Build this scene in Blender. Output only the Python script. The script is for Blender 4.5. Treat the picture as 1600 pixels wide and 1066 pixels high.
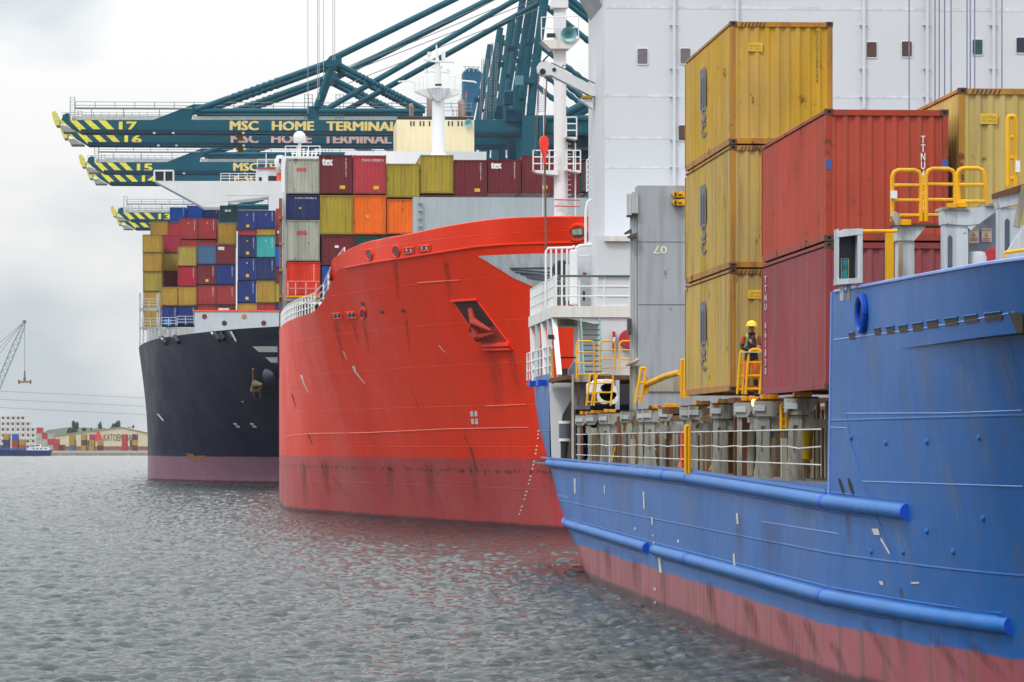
import bpy, bmesh, math, random
import numpy as np
from mathutils import Vector, Matrix
from mathutils.bvhtree import BVHTree
random.seed(7)
for o in list(bpy.data.objects): bpy.data.objects.remove(o)
SC = bpy.context.scene
COL = SC.collection
# ---------------------------------------------------------------- camera (1 unit = 1 m, +Y runs along the quay)
F, H, HY = 5700.0, 4.7, 690.0
TH = math.atan(400 / F); CT, ST = math.cos(TH), math.sin(TH)
cam = bpy.data.cameras.new('camera'); co = bpy.data.objects.new('camera', cam); COL.objects.link(co)
cam.sensor_width = 36; cam.lens = F / 1600 * 36; cam.shift_y = (HY - 533) / 1600
cam.clip_start = 1; cam.clip_end = 60000
co.location = (0, 0, H); co.rotation_euler = (math.pi / 2, 0, -TH)
SC.camera = co
SC.render.resolution_x, SC.render.resolution_y = 1024, 682
SC.view_settings.view_transform = 'Standard'; SC.view_settings.look = 'None'
SC.view_settings.exposure = 0.0; SC.view_settings.gamma = 1
# ---------------------------------------------------------------- sky and sun
SUN_EL, SUN_AZ = math.radians(52), math.radians(218)     # azimuth clockwise from +Y: over the left shoulder
W = bpy.data.worlds.new('World'); SC.world = W; W.use_nodes = True
nt = W.node_tree; nt.nodes.clear()
def wn(t, **k):
    n = nt.nodes.new(t)
    for a, b in k.items(): setattr(n, a, b)
    return n
out = wn('ShaderNodeOutputWorld'); bg = wn('ShaderNodeBackground'); bg.inputs[1].default_value = 1.0
bg0 = wn('ShaderNodeBackground'); bg0.inputs[1].default_value = 0.05
sky = wn('ShaderNodeTexSky', sky_type='NISHITA', sun_disc=False, sun_elevation=SUN_EL, sun_rotation=SUN_AZ)
nt.links.new(sky.outputs[0], bg0.inputs[0])
tc = wn('ShaderNodeTexCoord'); sep = wn('ShaderNodeSeparateXYZ'); nt.links.new(tc.outputs['Generated'], sep.inputs[0])
mp = wn('ShaderNodeMapping'); mp.inputs['Scale'].default_value = (1, 1, 2.1); mp.inputs['Location'].default_value = (0.35, 0.2, 0.12)
nt.links.new(tc.outputs['Generated'], mp.inputs[0])
nz = wn('ShaderNodeTexNoise'); nz.inputs['Scale'].default_value = 8; nz.inputs['Detail'].default_value = 6; nz.inputs['Roughness'].default_value = .48
nt.links.new(mp.outputs[0], nz.inputs['Vector'])
cr = wn('ShaderNodeValToRGB')
cr.color_ramp.elements[0].position = .42; cr.color_ramp.elements[0].color = (.64, .71, .76, 1)
cr.color_ramp.elements[1].position = .57; cr.color_ramp.elements[1].color = (.95, .95, .945, 1)
e = cr.color_ramp.elements.new(.5); e.color = (.82, .85, .87, 1)
nt.links.new(nz.outputs[0], cr.inputs[0])
# overcast sky: brighter towards the zenith
mr = wn('ShaderNodeMapRange'); mr.inputs['From Min'].default_value = 0; mr.inputs['From Max'].default_value = 1
mr.inputs['To Min'].default_value = .9; mr.inputs['To Max'].default_value = 2.9
nt.links.new(sep.outputs[2], mr.inputs[0])
mr2 = wn('ShaderNodeMapRange'); mr2.inputs['From Min'].default_value = -.01; mr2.inputs['From Max'].default_value = .13
mr2.inputs['To Min'].default_value = .95; mr2.inputs['To Max'].default_value = 1.02
nt.links.new(sep.outputs[2], mr2.inputs[0])
mm0 = wn('ShaderNodeMath', operation='MULTIPLY'); nt.links.new(mr.outputs[0], mm0.inputs[0]); nt.links.new(mr2.outputs[0], mm0.inputs[1])
vm = wn('ShaderNodeVectorMath', operation='SCALE'); nt.links.new(cr.outputs[0], vm.inputs[0]); nt.links.new(mm0.outputs[0], vm.inputs['Scale'])
nt.links.new(vm.outputs[0], bg.inputs[0])
ad = wn('ShaderNodeMixShader'); ad.inputs[0].default_value = .93
nt.links.new(bg0.outputs[0], ad.inputs[1]); nt.links.new(bg.outputs[0], ad.inputs[2]); nt.links.new(ad.outputs[0], out.inputs[0])
sl = bpy.data.lights.new('sun', 'SUN'); sl.energy = 1.5; sl.angle = math.radians(10); sl.color = (1, .96, .9)
so = bpy.data.objects.new('sun', sl); COL.objects.link(so)
sd = Vector((math.sin(SUN_AZ) * math.cos(SUN_EL), math.cos(SUN_AZ) * math.cos(SUN_EL), math.sin(SUN_EL)))
so.rotation_euler = sd.to_track_quat('Z', 'Y').to_euler(); so.location = (0, -20, 60)
# ---------------------------------------------------------------- picture point -> place in the world
def PY(px, py, y):
    t = (px - 800) / F; D = y / (CT - t * ST)
    return Vector((D * (ST + t * CT), y, H + (HY - py) * D / F))
def PX(px, py, x):
    t = (px - 800) / F; D = x / (ST + t * CT)
    return Vector((x, D * (CT - t * ST), H + (HY - py) * D / F))
def ray(px, py):
    t = (px - 800) / F
    return Vector((ST + t * CT, CT - t * ST, (HY - py) / F)).normalized()
# ---------------------------------------------------------------- mesh builder
class MB:
    def __init__(s): s.v = []; s.f = []; s.m = []; s.mi = 0
    def add(s, vs, fs):
        b = len(s.v); s.v += [tuple(p) for p in vs]; s.f += [tuple(i + b for i in f) for f in fs]; s.m += [s.mi] * len(fs)
        return s
    def box(s, a, b):
        x0, x1 = sorted((a[0], b[0])); y0, y1 = sorted((a[1], b[1])); z0, z1 = sorted((a[2], b[2]))
        return s.add([(x0,y0,z0),(x1,y0,z0),(x1,y1,z0),(x0,y1,z0),(x0,y0,z1),(x1,y0,z1),(x1,y1,z1),(x0,y1,z1)],
                     [(0,3,2,1),(4,5,6,7),(0,1,5,4),(1,2,6,5),(2,3,7,6),(3,0,4,7)])
    def beam(s, p, q, w, h, up=(0,0,1)):
        p = Vector(p); q = Vector(q); d = (q - p).normalized(); u = Vector(up)
        r = d.cross(u)
        if r.length < 1e-4: r = d.cross(Vector((1,0,0)))
        r.normalize(); u = r.cross(d).normalized(); r *= w / 2; u *= h / 2
        return s.add([p-r-u,p+r-u,p+r+u,p-r+u,q-r-u,q+r-u,q+r+u,q-r+u],
                     [(0,1,2,3),(5,4,7,6),(1,0,4,5),(2,1,5,6),(3,2,6,7),(0,3,7,4)])
    def tube(s, pts, r, n=8, cap=True):
        pts = [Vector(p) for p in pts]
        rs = r if isinstance(r, (list, tuple)) else [r] * len(pts)
        vs = []; fs = []; ref = None
        for i, p in enumerate(pts):
            a = pts[max(i-1,0)]; b = pts[min(i+1,len(pts)-1)]; d = (b - a)
            if d.length < 1e-9: d = Vector((0,0,1))
            d.normalize()
            if ref is None:
                ref = Vector((0,0,1)) if abs(d.z) < .9 else Vector((1,0,0))
            u = (ref - d * ref.dot(d)); 
            if u.length < 1e-4: u = d.orthogonal()
            u.normalize(); ref = u; w = d.cross(u)
            for k in range(n):
                a_ = 2*math.pi*k/n; vs.append(p + (u*math.cos(a_) + w*math.sin(a_)) * rs[i])
        for i in range(len(pts)-1):
            for k in range(n):
                k2 = (k+1) % n; fs.append((i*n+k, i*n+k2, (i+1)*n+k2, (i+1)*n+k))
        if cap: fs.append(tuple(range(n-1,-1,-1))); b = (len(pts)-1)*n; fs.append(tuple(b+k for k in range(n)))
        return s.add(vs, fs)
    def prism(s, poly, d):
        "poly: planar 3-D loop, d: extrusion vector"
        n = len(poly); P = [Vector(p) for p in poly]; d = Vector(d)
        return s.add(P + [p + d for p in P], [tuple(range(n-1,-1,-1)), tuple(range(n,2*n))] + [(i,(i+1)%n,n+(i+1)%n,n+i) for i in range(n)])
    def ring(s, c, ax, ri, ro, th, n=20, sx=1, sy=1):
        "flat washer with a hole; ax = axis"
        c = Vector(c); ax = Vector(ax).normalized(); u = ax.orthogonal().normalized() if abs(ax.z) > .9 else ax.cross(Vector((0,0,1))).normalized(); w = Vector((0,0,1)) if abs(ax.z) < .9 else ax.cross(u)
        vs = []
        for k in range(n):
            a = 2*math.pi*k/n; d = u*math.cos(a)*sx + w*math.sin(a)*sy
            vs += [c + d*ri, c + d*ro, c + d*ro + ax*th, c + d*ri + ax*th]
        fs = []
        for k in range(n):
            b = 4*k; c2 = 4*((k+1)%n)
            for j in range(4): fs.append((b+j, b+(j+1)%4, c2+(j+1)%4, c2+j))
        return s.add(vs, fs)
    def lathe(s, c, prof, n=20, ax=(0,0,1)):
        "prof: list of (r, h) along axis"
        c = Vector(c); ax = Vector(ax).normalized(); u = ax.orthogonal().normalized(); w = ax.cross(u); vs = []
        for r, h in prof:
            for k in range(n):
                a = 2*math.pi*k/n; vs.append(c + ax*h + (u*math.cos(a)+w*math.sin(a))*max(r,1e-4))
        fs = [(i*n+k, i*n+(k+1)%n, (i+1)*n+(k+1)%n, (i+1)*n+k) for i in range(len(prof)-1) for k in range(n)]
        fs.append(tuple(range(n))); fs.append(tuple((len(prof)-1)*n+k for k in range(n)))
        return s.add(vs, fs)
    def grid(s, P):
        "P: 2-D list of points"
        r = len(P); c = len(P[0])
        return s.add([p for row in P for p in row], [(i*c+j, i*c+j+1, (i+1)*c+j+1, (i+1)*c+j) for i in range(r-1) for j in range(c-1)])
    # frontal helpers, in photograph coordinates on the plane y = Y
    def fbox(s, x0, y0, x1, y1, Y, dep=.2):
        a = PY(x0, y0, Y); b = PY(x1, y1, Y)
        return s.box(a, (b.x, Y + dep, b.z))
    def fpoly(s, pts, Y, dep=.2): return s.prism([PY(a, b, Y) for a, b in pts], (0, dep, 0))
    def ftube(s, pts, Y, r, n=6): return s.tube([PY(a, b, Y) for a, b in pts], r, n)
    def mesh(s, name, mats, smooth=False, bevel=0):
        me = bpy.data.meshes.new(name); me.from_pydata(s.v, [], s.f)
        for m in (mats if isinstance(mats, (list, tuple)) else [mats]): me.materials.append(m)
        if any(s.m): me.polygons.foreach_set('material_index', s.m)
        me.update()
        bm = bmesh.new(); bm.from_mesh(me); bmesh.ops.recalc_face_normals(bm, faces=bm.faces)
        bm.to_mesh(me); bm.free()
        if smooth:
            me.polygons.foreach_set('use_smooth', [True]*len(me.polygons))
            me.set_sharp_from_angle(angle=math.radians(smooth if smooth is not True else 35))
        return me
    def build(s, name, mats, parent=None, smooth=False, loc=None, bevel=0):
        me = s.mesh(name, mats, smooth)
        o = bpy.data.objects.new(name, me); COL.objects.link(o)
        if parent is not None: loc0 = WL(parent)
        elif loc is not None: loc0 = Vector(loc); o.location = loc0
        else: loc0 = None
        if loc0 is not None: me.transform(Matrix.Translation(-loc0))   # vertices were given in world space
        if bevel:
            md = o.modifiers.new('bevel', 'BEVEL'); md.width = bevel; md.segments = 2; md.limit_method = 'ANGLE'
        if parent is not None: o.parent = parent
        return o
def WL(o):
    v = Vector(o.location)
    while o.parent: o = o.parent; v = v + o.location
    return v
def tag(o, label, cat, group=None, kind=None):
    if label: o['label'] = label
    if cat: o['category'] = cat
    if group: o['group'] = group
    if kind: o['kind'] = kind
    return o
def empty(name, loc, label, cat, group=None):
    o = bpy.data.objects.new(name, None); COL.objects.link(o); o.location = loc; o.empty_display_size = .5
    return tag(o, label, cat, group)
def put(name, me, parent, loc=(0,0,0), mats=None):
    "an object using existing mesh data, placed relative to its parent"
    o = bpy.data.objects.new(name, me); COL.objects.link(o); o.location = loc
    if parent: o.parent = parent
    if mats:
        for i, m in enumerate(mats if isinstance(mats, (list, tuple)) else [mats]):
            o.material_slots[i].link = 'OBJECT'; o.material_slots[i].material = m
    return o
def struct(o): o['kind'] = 'structure'; return o
# ---------------------------------------------------------------- materials
def lin(r, g, b):
    f = lambda c: (c/255/12.92) if c/255 <= .04045 else ((c/255+.055)/1.055)**2.4
    return (f(r), f(g), f(b), 1)
class NT:
    def __init__(s, name):
        s.m = bpy.data.materials.new(name); s.m.use_nodes = True; s.t = s.m.node_tree
        s.b = s.t.nodes['Principled BSDF']
        s.pos = s.n('ShaderNodeNewGeometry').outputs['Position']
    def n(s, t, **k):
        nd = s.t.nodes.new(t)
        for a, b in k.items(): setattr(nd, a, b)
        return nd
    def l(s, a, b): s.t.links.new(a, b)
    def noise(s, scale, sxyz=(1,1,1), detail=4, rough=.55, off=(0,0,0), dist=0):
        mp = s.n('ShaderNodeMapping'); mp.inputs['Scale'].default_value = sxyz; mp.inputs['Location'].default_value = off
        s.l(s.pos, mp.inputs[0]); nz = s.n('ShaderNodeTexNoise'); nz.inputs['Scale'].default_value = scale
        nz.inputs['Detail'].default_value = detail; nz.inputs['Roughness'].default_value = rough; nz.inputs['Distortion'].default_value = dist
        s.l(mp.outputs[0], nz.inputs['Vector']); return nz.outputs[0]
    def rng(s, v, a, b, c=0., d=1., smooth=False):
        r = s.n('ShaderNodeMapRange'); r.interpolation_type = 'SMOOTHSTEP' if smooth else 'LINEAR'
        for i, x in enumerate((a, b, c, d)): r.inputs[i+1].default_value = x
        s.l(v, r.inputs[0]); return r.outputs[0]
    def math(s, op, a, b=None):
        m = s.n('ShaderNodeMath', operation=op)
        for i, x in enumerate((a, b)):
            if x is None: continue
            if isinstance(x, (int, float)): m.inputs[i].default_value = x
            else: s.l(x, m.inputs[i])
        return m.outputs[0]
    def mix(s, fac, a, b, mode='MIX'):
        m = s.n('ShaderNodeMix', data_type='RGBA', blend_type=mode)
        for sock, x in ((m.inputs[0], fac), (m.inputs[6], a), (m.inputs[7], b)):
            if isinstance(x, (int, float)): sock.default_value = x
            elif isinstance(x, tuple): sock.default_value = x if len(x) == 4 else (*x, 1)
            else: s.l(x, sock)
        return m.outputs[2]
    def bump(s, h, strength=.3, dist=.02, prev=None):
        b = s.n('ShaderNodeBump'); b.inputs['Strength'].default_value = strength; b.inputs['Distance'].default_value = dist
        s.l(h, b.inputs['Height'])
        if prev: s.l(prev, b.inputs['Normal'])
        s.l(b.outputs[0], s.b.inputs['Normal']); return b.outputs[0]
RUST = (.16, .055, .02, 1)
_mc = {}
def paint(name, col, rough=.55, var=.14, rust=0., streak=.0, dirt=(.10,.075,.05,1), fade=0., sc=1., bump=.12):
    "weathered painted steel: tone variation, run-down dirt, rust spots, chalky fading"
    key = name
    if key in _mc: return _mc[key]
    t = NT(name); col = tuple(col) if len(col) == 4 else (*col, 1)
    n1 = t.noise(.45*sc, detail=5); v = t.rng(n1, .3, .7, 1-var, 1+var)
    hsv = t.n('ShaderNodeHueSaturation'); hsv.inputs['Color'].default_value = col; t.l(v, hsv.inputs['Value'])
    c = hsv.outputs[0]
    if fade:
        nf = t.noise(.8*sc, (1,1,.4), detail=4, off=(3,1,7)); grey = tuple(.5*x+.5*(sum(col[:3])/3+.08) for x in col[:3])
        c = t.mix(t.rng(nf, .4, .62, 0, fade), c, grey)
    r = None
    if streak:
        ns = t.noise(1.5*sc, (2.2,2.2,.16), detail=6, rough=.65, off=(5,2,1)); fs = t.rng(ns, .47, .64, 0, streak)
        c = t.mix(fs, c, dirt)
    if rust:
        nr = t.noise(1.9*sc, (1,1,.7), detail=9, rough=.68, off=(9,4,2), dist=.4); th = .70 - .15*rust
        fr = t.rng(nr, th, th+.05)
        c = t.mix(fr, c, RUST); r = t.mix(fr, (rough,)*3, (.9,)*3)
        t.l(r, t.b.inputs['Roughness'])
    else: t.b.inputs['Roughness'].default_value = rough
    t.l(c, t.b.inputs['Base Color']); t.b.inputs['Specular IOR Level'].default_value = .2
    if bump: t.bump(t.noise(14*sc, detail=3), bump, .01)
    _mc[key] = t.m; return t.m
def plain(name, col, rough=.5, metal=0, emit=0):
    if name in _mc: return _mc[name]
    t = NT(name); col = tuple(col) if len(col) == 4 else (*col, 1)
    c = t.mix(t.rng(t.noise(3, detail=4), .35, .65), tuple(x*.85 for x in col[:3]), tuple(min(1,x*1.12) for x in col[:3]))
    t.l(c, t.b.inputs['Base Color']); t.b.inputs['Roughness'].default_value = rough; t.b.inputs['Metallic'].default_value = metal
    if emit: t.b.inputs['Emission Color'].default_value = col; t.b.inputs['Emission Strength'].default_value = emit
    _mc[name] = t.m; return t.m
def stain(name, col, amount=.7, hgt=.15):
    "translucent run-off stain: a thin uneven film over the paint"
    t = NT(name); t.l(t.mix(t.noise(3, (1,1,.3)), col, tuple(x*.6 for x in col[:3])), t.b.inputs['Base Color']); t.b.inputs['Roughness'].default_value = .8
    a = t.rng(t.noise(2.2, (3,3,.22), detail=7, rough=.7, off=(3,1,2)), .38, .60, 0, amount); at = t.n('ShaderNodeAttribute', attribute_name='fade'); t.l(t.math('MULTIPLY', a, at.outputs['Fac']), t.b.inputs['Alpha']); return t.m
def film(name, hit, q, mat, parent, off, nu=6, nv=14):
    mb = MB(); hquad(mb, hit, q, nu, nv, off)
    if not mb.v: return
    o = mb.build(name, mat, parent); at = o.data.attributes.new('fade', 'FLOAT', 'POINT')
    for k in range(len(mb.v)):
        u = (k % (nu+1))/nu; v = (k//(nu+1))/nv; at.data[k].value = math.sin(math.pi*u)**.8 * min(1, v*5) * (1-v)**.7
    return o
# ---------------------------------------------------------------- lettering
_tc = {}
def glyphs(body, bold=.0, spacing=1.0, line=1.0, squash=1.0):
    key = (body, bold, spacing, line)
    if key in _tc: return _tc[key]
    cu = bpy.data.curves.new('t', 'FONT'); cu.body = body; cu.offset = bold; cu.space_character = spacing; cu.space_line = line
    cu.align_x = 'CENTER'; cu.resolution_u = 2; cu.fill_mode = 'FRONT'
    o = bpy.data.objects.new('t', cu); COL.objects.link(o); bpy.context.view_layer.update()
    me = bpy.data.meshes.new_from_object(o.evaluated_get(bpy.context.evaluated_depsgraph_get()))
    vs = [tuple(v.co) for v in me.vertices]; fs = [tuple(p.vertices) for p in me.polygons]
    bpy.data.objects.remove(o); bpy.data.curves.remove(cu); bpy.data.meshes.remove(me)
    x0 = min(v[0] for v in vs); x1 = max(v[0] for v in vs); y0 = min(v[1] for v in vs); y1 = max(v[1] for v in vs)
    _tc[key] = ([((v[0]-x0)/(x1-x0), (v[1]-y0)/(y1-y0)) for v in vs], fs); return _tc[key]
def letter(mb, body, o, U, V, bold=.0, line=1.0, spacing=1.0):
    "lay body in the rectangle o + u*U + v*V"
    vs, fs = glyphs(body, 0, spacing, line); o = Vector(o); U = Vector(U); V = Vector(V); N = U.cross(V).normalized()
    k = V.length*bold*1.6 if line == 1.0 else U.length*bold*1.6
    for i, s in enumerate((0,) if not bold else (-1, -.33, .33, 1)):
        q = o + U.normalized()*k*s + V.normalized()*k*(.4 if i % 2 else -.4)*(1 if bold else 0) + N*.0006*i; mb.add([q + U*u + V*v for u, v in vs], fs)
    return mb
def stack(s): return '\n'.join(s)
ORD = ['first','second','third','fourth','fifth','sixth','seventh','eighth','ninth','tenth','eleventh','twelfth']
# ================================================================ water, land
def water_material():
    t = NT('river_water'); b = t.b
    c = t.mix(t.rng(t.noise(.05, (1,.4,1), detail=5), .35, .65), (.016,.025,.028), (.030,.040,.040))
    t.l(c, b.inputs['Base Color']); b.inputs['Roughness'].default_value = .05; b.inputs['IOR'].default_value = 1.333; b.inputs['Specular IOR Level'].default_value = .5; b.inputs['Specular Tint'].default_value = (.86,.96,1,1)
    h1 = t.noise(6, (.5,1,1), detail=8, rough=.66, dist=.5)
    t.bump(h1, 1.0, .09)
    return t.m
wm = water_material()
def build_water():
    rng = np.random.default_rng(3)
    R, C = 1930, 860
    d = 58 * (1.00159 ** np.arange(R)); t = np.tan(np.radians(np.linspace(-11.5, 11.5, C)) + TH)
    Y = np.repeat(d[:, None], C, 1); X = Y * t[None, :]
    Z = np.zeros_like(X)
    for i in range(110):
        lam = .34 * (4.0 / .34) ** (i / 109.) * rng.uniform(.9, 1.1); k = 2 * np.pi / lam
        th = rng.normal(math.radians(262), .52); a = .0138 * lam * (1 if lam < .6 else (.6 / lam) ** 1.15)
        ph = k * (X * math.cos(th) + Y * math.sin(th)) + rng.uniform(0, 6.28)
        # let each component swell and fade over the surface so crests stay short
        m = .55 + .45 * np.sin(X * rng.uniform(-.5, .5) / lam * 2 + Y * rng.uniform(-.4, .4) / lam + rng.uniform(0, 6.28))
        s = np.sin(ph); Z += a * m * (s + .28 * (s * s * s))
    P = np.stack([X, Y, Z], -1).reshape(-1, 3).astype(np.float32)
    i = np.arange(R - 1)[:, None] * C + np.arange(C - 1)[None, :]
    Fq = np.stack([i, i + 1, i + C + 1, i + C], -1).reshape(-1, 4).astype(np.int32)
    me = bpy.data.meshes.new('water'); me.vertices.add(len(P)); me.vertices.foreach_set('co', P.ravel())
    n = len(Fq); me.loops.add(n * 4); me.loops.foreach_set('vertex_index', Fq.ravel())
    me.polygons.add(n); me.polygons.foreach_set('loop_start', np.arange(n, dtype=np.int32) * 4)
    me.update(calc_edges=True); me.polygons.foreach_set('use_smooth', np.ones(n, bool)); me.materials.append(wm)
    o = bpy.data.objects.new('water', me); COL.objects.link(o); struct(o)
build_water()
mb = MB(); mb.add([(-9000,-3000,-.5),(9000,-3000,-.5),(9000,1228,-.5),(-9000,1228,-.5)], [(0,1,2,3)]); struct(mb.build('water_surround', wm))
concrete = paint('quay_concrete', (.30,.29,.26), rough=.85, streak=.5, var=.2)
ground_m = paint('yard_ground', (.16,.155,.14), rough=.9, var=.25, sc=.1)
FAR = 1222
mb = MB(); mb.add([(-20000,FAR,.45),(20000,FAR,.45),(20000,45000,.45),(-20000,45000,.45)], [(0,1,2,3)]); struct(mb.build('ground', ground_m))
mb = MB(); mb.box((-2500, FAR-2, -2), (2500, FAR+3, .95)); struct(mb.build('far_quay_edge', concrete))
mb = MB(); mb.box((44, 60, -2), (400, 1150, 3.2)); struct(mb.build('quay', concrete))
# ---------------- distant ridge
fol_far = paint('far_foliage', (.055,.075,.045), rough=.9, var=.35, sc=.2)
pts = []; n = 260
for i in range(n):
    x = -900 + 1600*i/(n-1); h = 11 + 2.5*math.sin(i*.11) + 2*math.sin(i*.37+1) + 3*random.random()
    pts.append((x, h))
mb = MB(); rows = []
for j in range(7):
    a = j/6; rows.append([(x + random.uniform(-2,2), 3000 + 400*a + random.uniform(-8,8), 1.5 + h*math.sin(min(1,a*1.25)*math.pi/2)*(1 if a else .0)) for x, h in pts])
mb.grid(rows); o = mb.build('distant_woods', fol_far); tag(o, None, None, None, 'structure'); o.name = 'hills'
# ---------------- trees behind the warehouse
leaf_m = [paint('leaf_dark', (.030,.050,.020), rough=.8, var=.4, sc=2), paint('leaf_light', (.060,.085,.032), rough=.8, var=.4, sc=2)]
bark = paint('bark', (.09,.07,.05), rough=.9)
def tree(px, pyt, Y, wpx, label, conic=False):
    base = PY(px, 690, Y); base.z = .45; top = PY(px, pyt, Y).z; h = top - base.z; w = wpx * Y / F / 2
    r = empty('tree', base, label, 'tree', 'trees beyond the cream warehouse')
    t = MB(); t.tube([base, base + Vector((.1,.1,h*.5)), base + Vector((0,.2,h*.9))], [w*.16, w*.10, .04], 7)
    for k in range(6):
        a = random.uniform(0,6.28); z = h*random.uniform(.3,.75); q = base + Vector((0,0,z))
        t.tube([q, q + Vector((math.cos(a)*w*.6, math.sin(a)*w*.6, h*.12))], [w*.06, .03], 5)
    t.build('trunk', bark, r)
    c = MB()
    cl = [(random.uniform(-.75,.75)*w, random.uniform(-.7,.7)*w, random.uniform(.28,.9)) for _ in range(16)]
    for (cx, cy, cz) in cl:
        f = 1 - (cz-.28)*(.95 if conic else .45); s0 = w*random.uniform(.32,.6)
        c.mi = random.choice((0,0,1))
        for _ in range(110):
            d = Vector((random.gauss(0,1), random.gauss(0,1), random.gauss(0,1))); d.normalize(); d *= s0 * random.random()**.4
            p = base + Vector((cx*f + d.x*f, cy*f + d.y, h*cz + d.z*1.5))
            if p.z > top: p.z = top - random.random()*.4
            s_ = random.uniform(.18,.42); u = Vector((random.gauss(0,1),random.gauss(0,1),random.gauss(0,1))).normalized()*s_; v = u.orthogonal().normalized()*s_
            c.add([p-u-v*.4, p+u*.2-v, p+u+v*.4, p-u*.3+v], [(0,1,2,3)])
    c.build('crown', leaf_m, r)
for a in [(118,658,1895,15,'tall uneven tree above the left half of the cream warehouse roof'),
          (110,668,1900,12,'lower bushy tree touching the left side of the tallest warehouse tree'),
          (132,667,1910,8,'small round tree just right of the tallest tree beyond the warehouse'),
          (143,667,1920,6,'thin small pointed tree between the two tall ones beyond the warehouse',True),
          (156,657,1895,11,'narrow tall tree above the red dotted sign of the warehouse',True),
          (175,661,1900,12,'left tree of the wide pair standing above the warehouse ridge'),
          (183,656,1900,11,'right and taller tree of the pair above the warehouse ridge'),
          (200,667,1900,9,'low tree on the right slope of the warehouse roof, left of another'),
          (206,662,1905,10,'rounded tree beyond the right slope of the roof, next to the black bow')]: tree(*a)
# ---------------- warehouse across the river
cream = paint('cream_cladding', (.56,.50,.34), rough=.7, streak=.15, var=.06)
brickred = paint('warehouse_plinth', (.24,.10,.085), rough=.8)
roofg = paint('grey_roof', (.33,.33,.31), rough=.8); dark = plain('dark_paint', (.02,.022,.025), .6)
Y = 1760; p0 = PY(87,700,Y); p1 = PY(262,700,Y); rd = PY(190,668,Y)
r = empty('warehouse', (p0.x, Y, .45), 'long cream gabled warehouse with red dotted sign on the far bank', 'warehouse')
zl = PY(87,681,Y).z; zr = PY(262,684,Y).z; zb = PY(0,697.5,Y).z
mb = MB(); mb.prism([(p0.x,Y,zb),(p1.x,Y,zb),(p1.x,Y,zr),(rd.x,Y,rd.z),(p0.x,Y,zl)], (0,60,0)); mb.build('wall', cream, r)
mb = MB(); mb.box((p0.x-.15,Y-.15,.4),(p1.x+.15,Y+60.1,zb)); mb.build('plinth', brickred, r)
mb = MB(); mb.prism([(p0.x-.6,Y-.6,zl+.02),(rd.x,Y-.6,rd.z+.05),(rd.x,Y-.6,rd.z+.35),(p0.x-.6,Y-.6,zl+.3)], (0,61,0)); mb.prism([(p1.x+.6,Y-.6,zr+.02),(rd.x,Y-.6,rd.z+.06),(rd.x,Y-.6,rd.z+.36),(p1.x+.6,Y-.6,zr+.3)], (0,61,0)); mb.build('roof', roofg, r)
mb = MB(); a = PY(162,689,Y-.2); b = PY(216,678.5,Y-.2); letter(mb, 'KATOEN NATIE', a, (b.x-a.x,0,0), (0,0,b.z-a.z)); mb.build('lettering', plain('lettering_navy', (.03,.035,.06)), r)
mb = MB()
for px_, py_ in [(153.5,677),(150.5,682),(156,682),(148,687),(153.2,687),(158,687)]: 
    c = PY(px_, py_, Y-.25); mb.lathe(c, [(.9,0),(.9,.1)], 14, (0,1,0))
mb.build('emblem', plain('sign_red', (.62,.03,.04)), r)
for x0,x1 in ((112,119),(137,146),(203,209)):
    mb = MB(); mb.fbox(x0,688,x1,698,Y-.12,.1); mb.build('loading_door', dark, r)
# ---------------- power lines
wire = plain('wire', (.10,.11,.12))
for (ya, ym, yb, nm) in ((611,617,622,'uppermost'),(623,630,635,'middle'),(636,643,648,'lowest')):
    mb = MB(); A = PY(-120, ya-5, 1010); Bp = PY(330, yb+5, 1160); m = (A+Bp)/2; m.z = PY(100, ym, m.y).z
    P = [A*(1-t)*(1-2*t) + m*4*t*(1-t) + Bp*t*(2*t-1) for t in [i/24 for i in range(25)]]
    mb.tube(P, .045, 4); tag(mb.build('power_line', wire), f'{nm} of the three thin power lines sagging across the sky at left', 'power line', 'power lines over the river')
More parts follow.
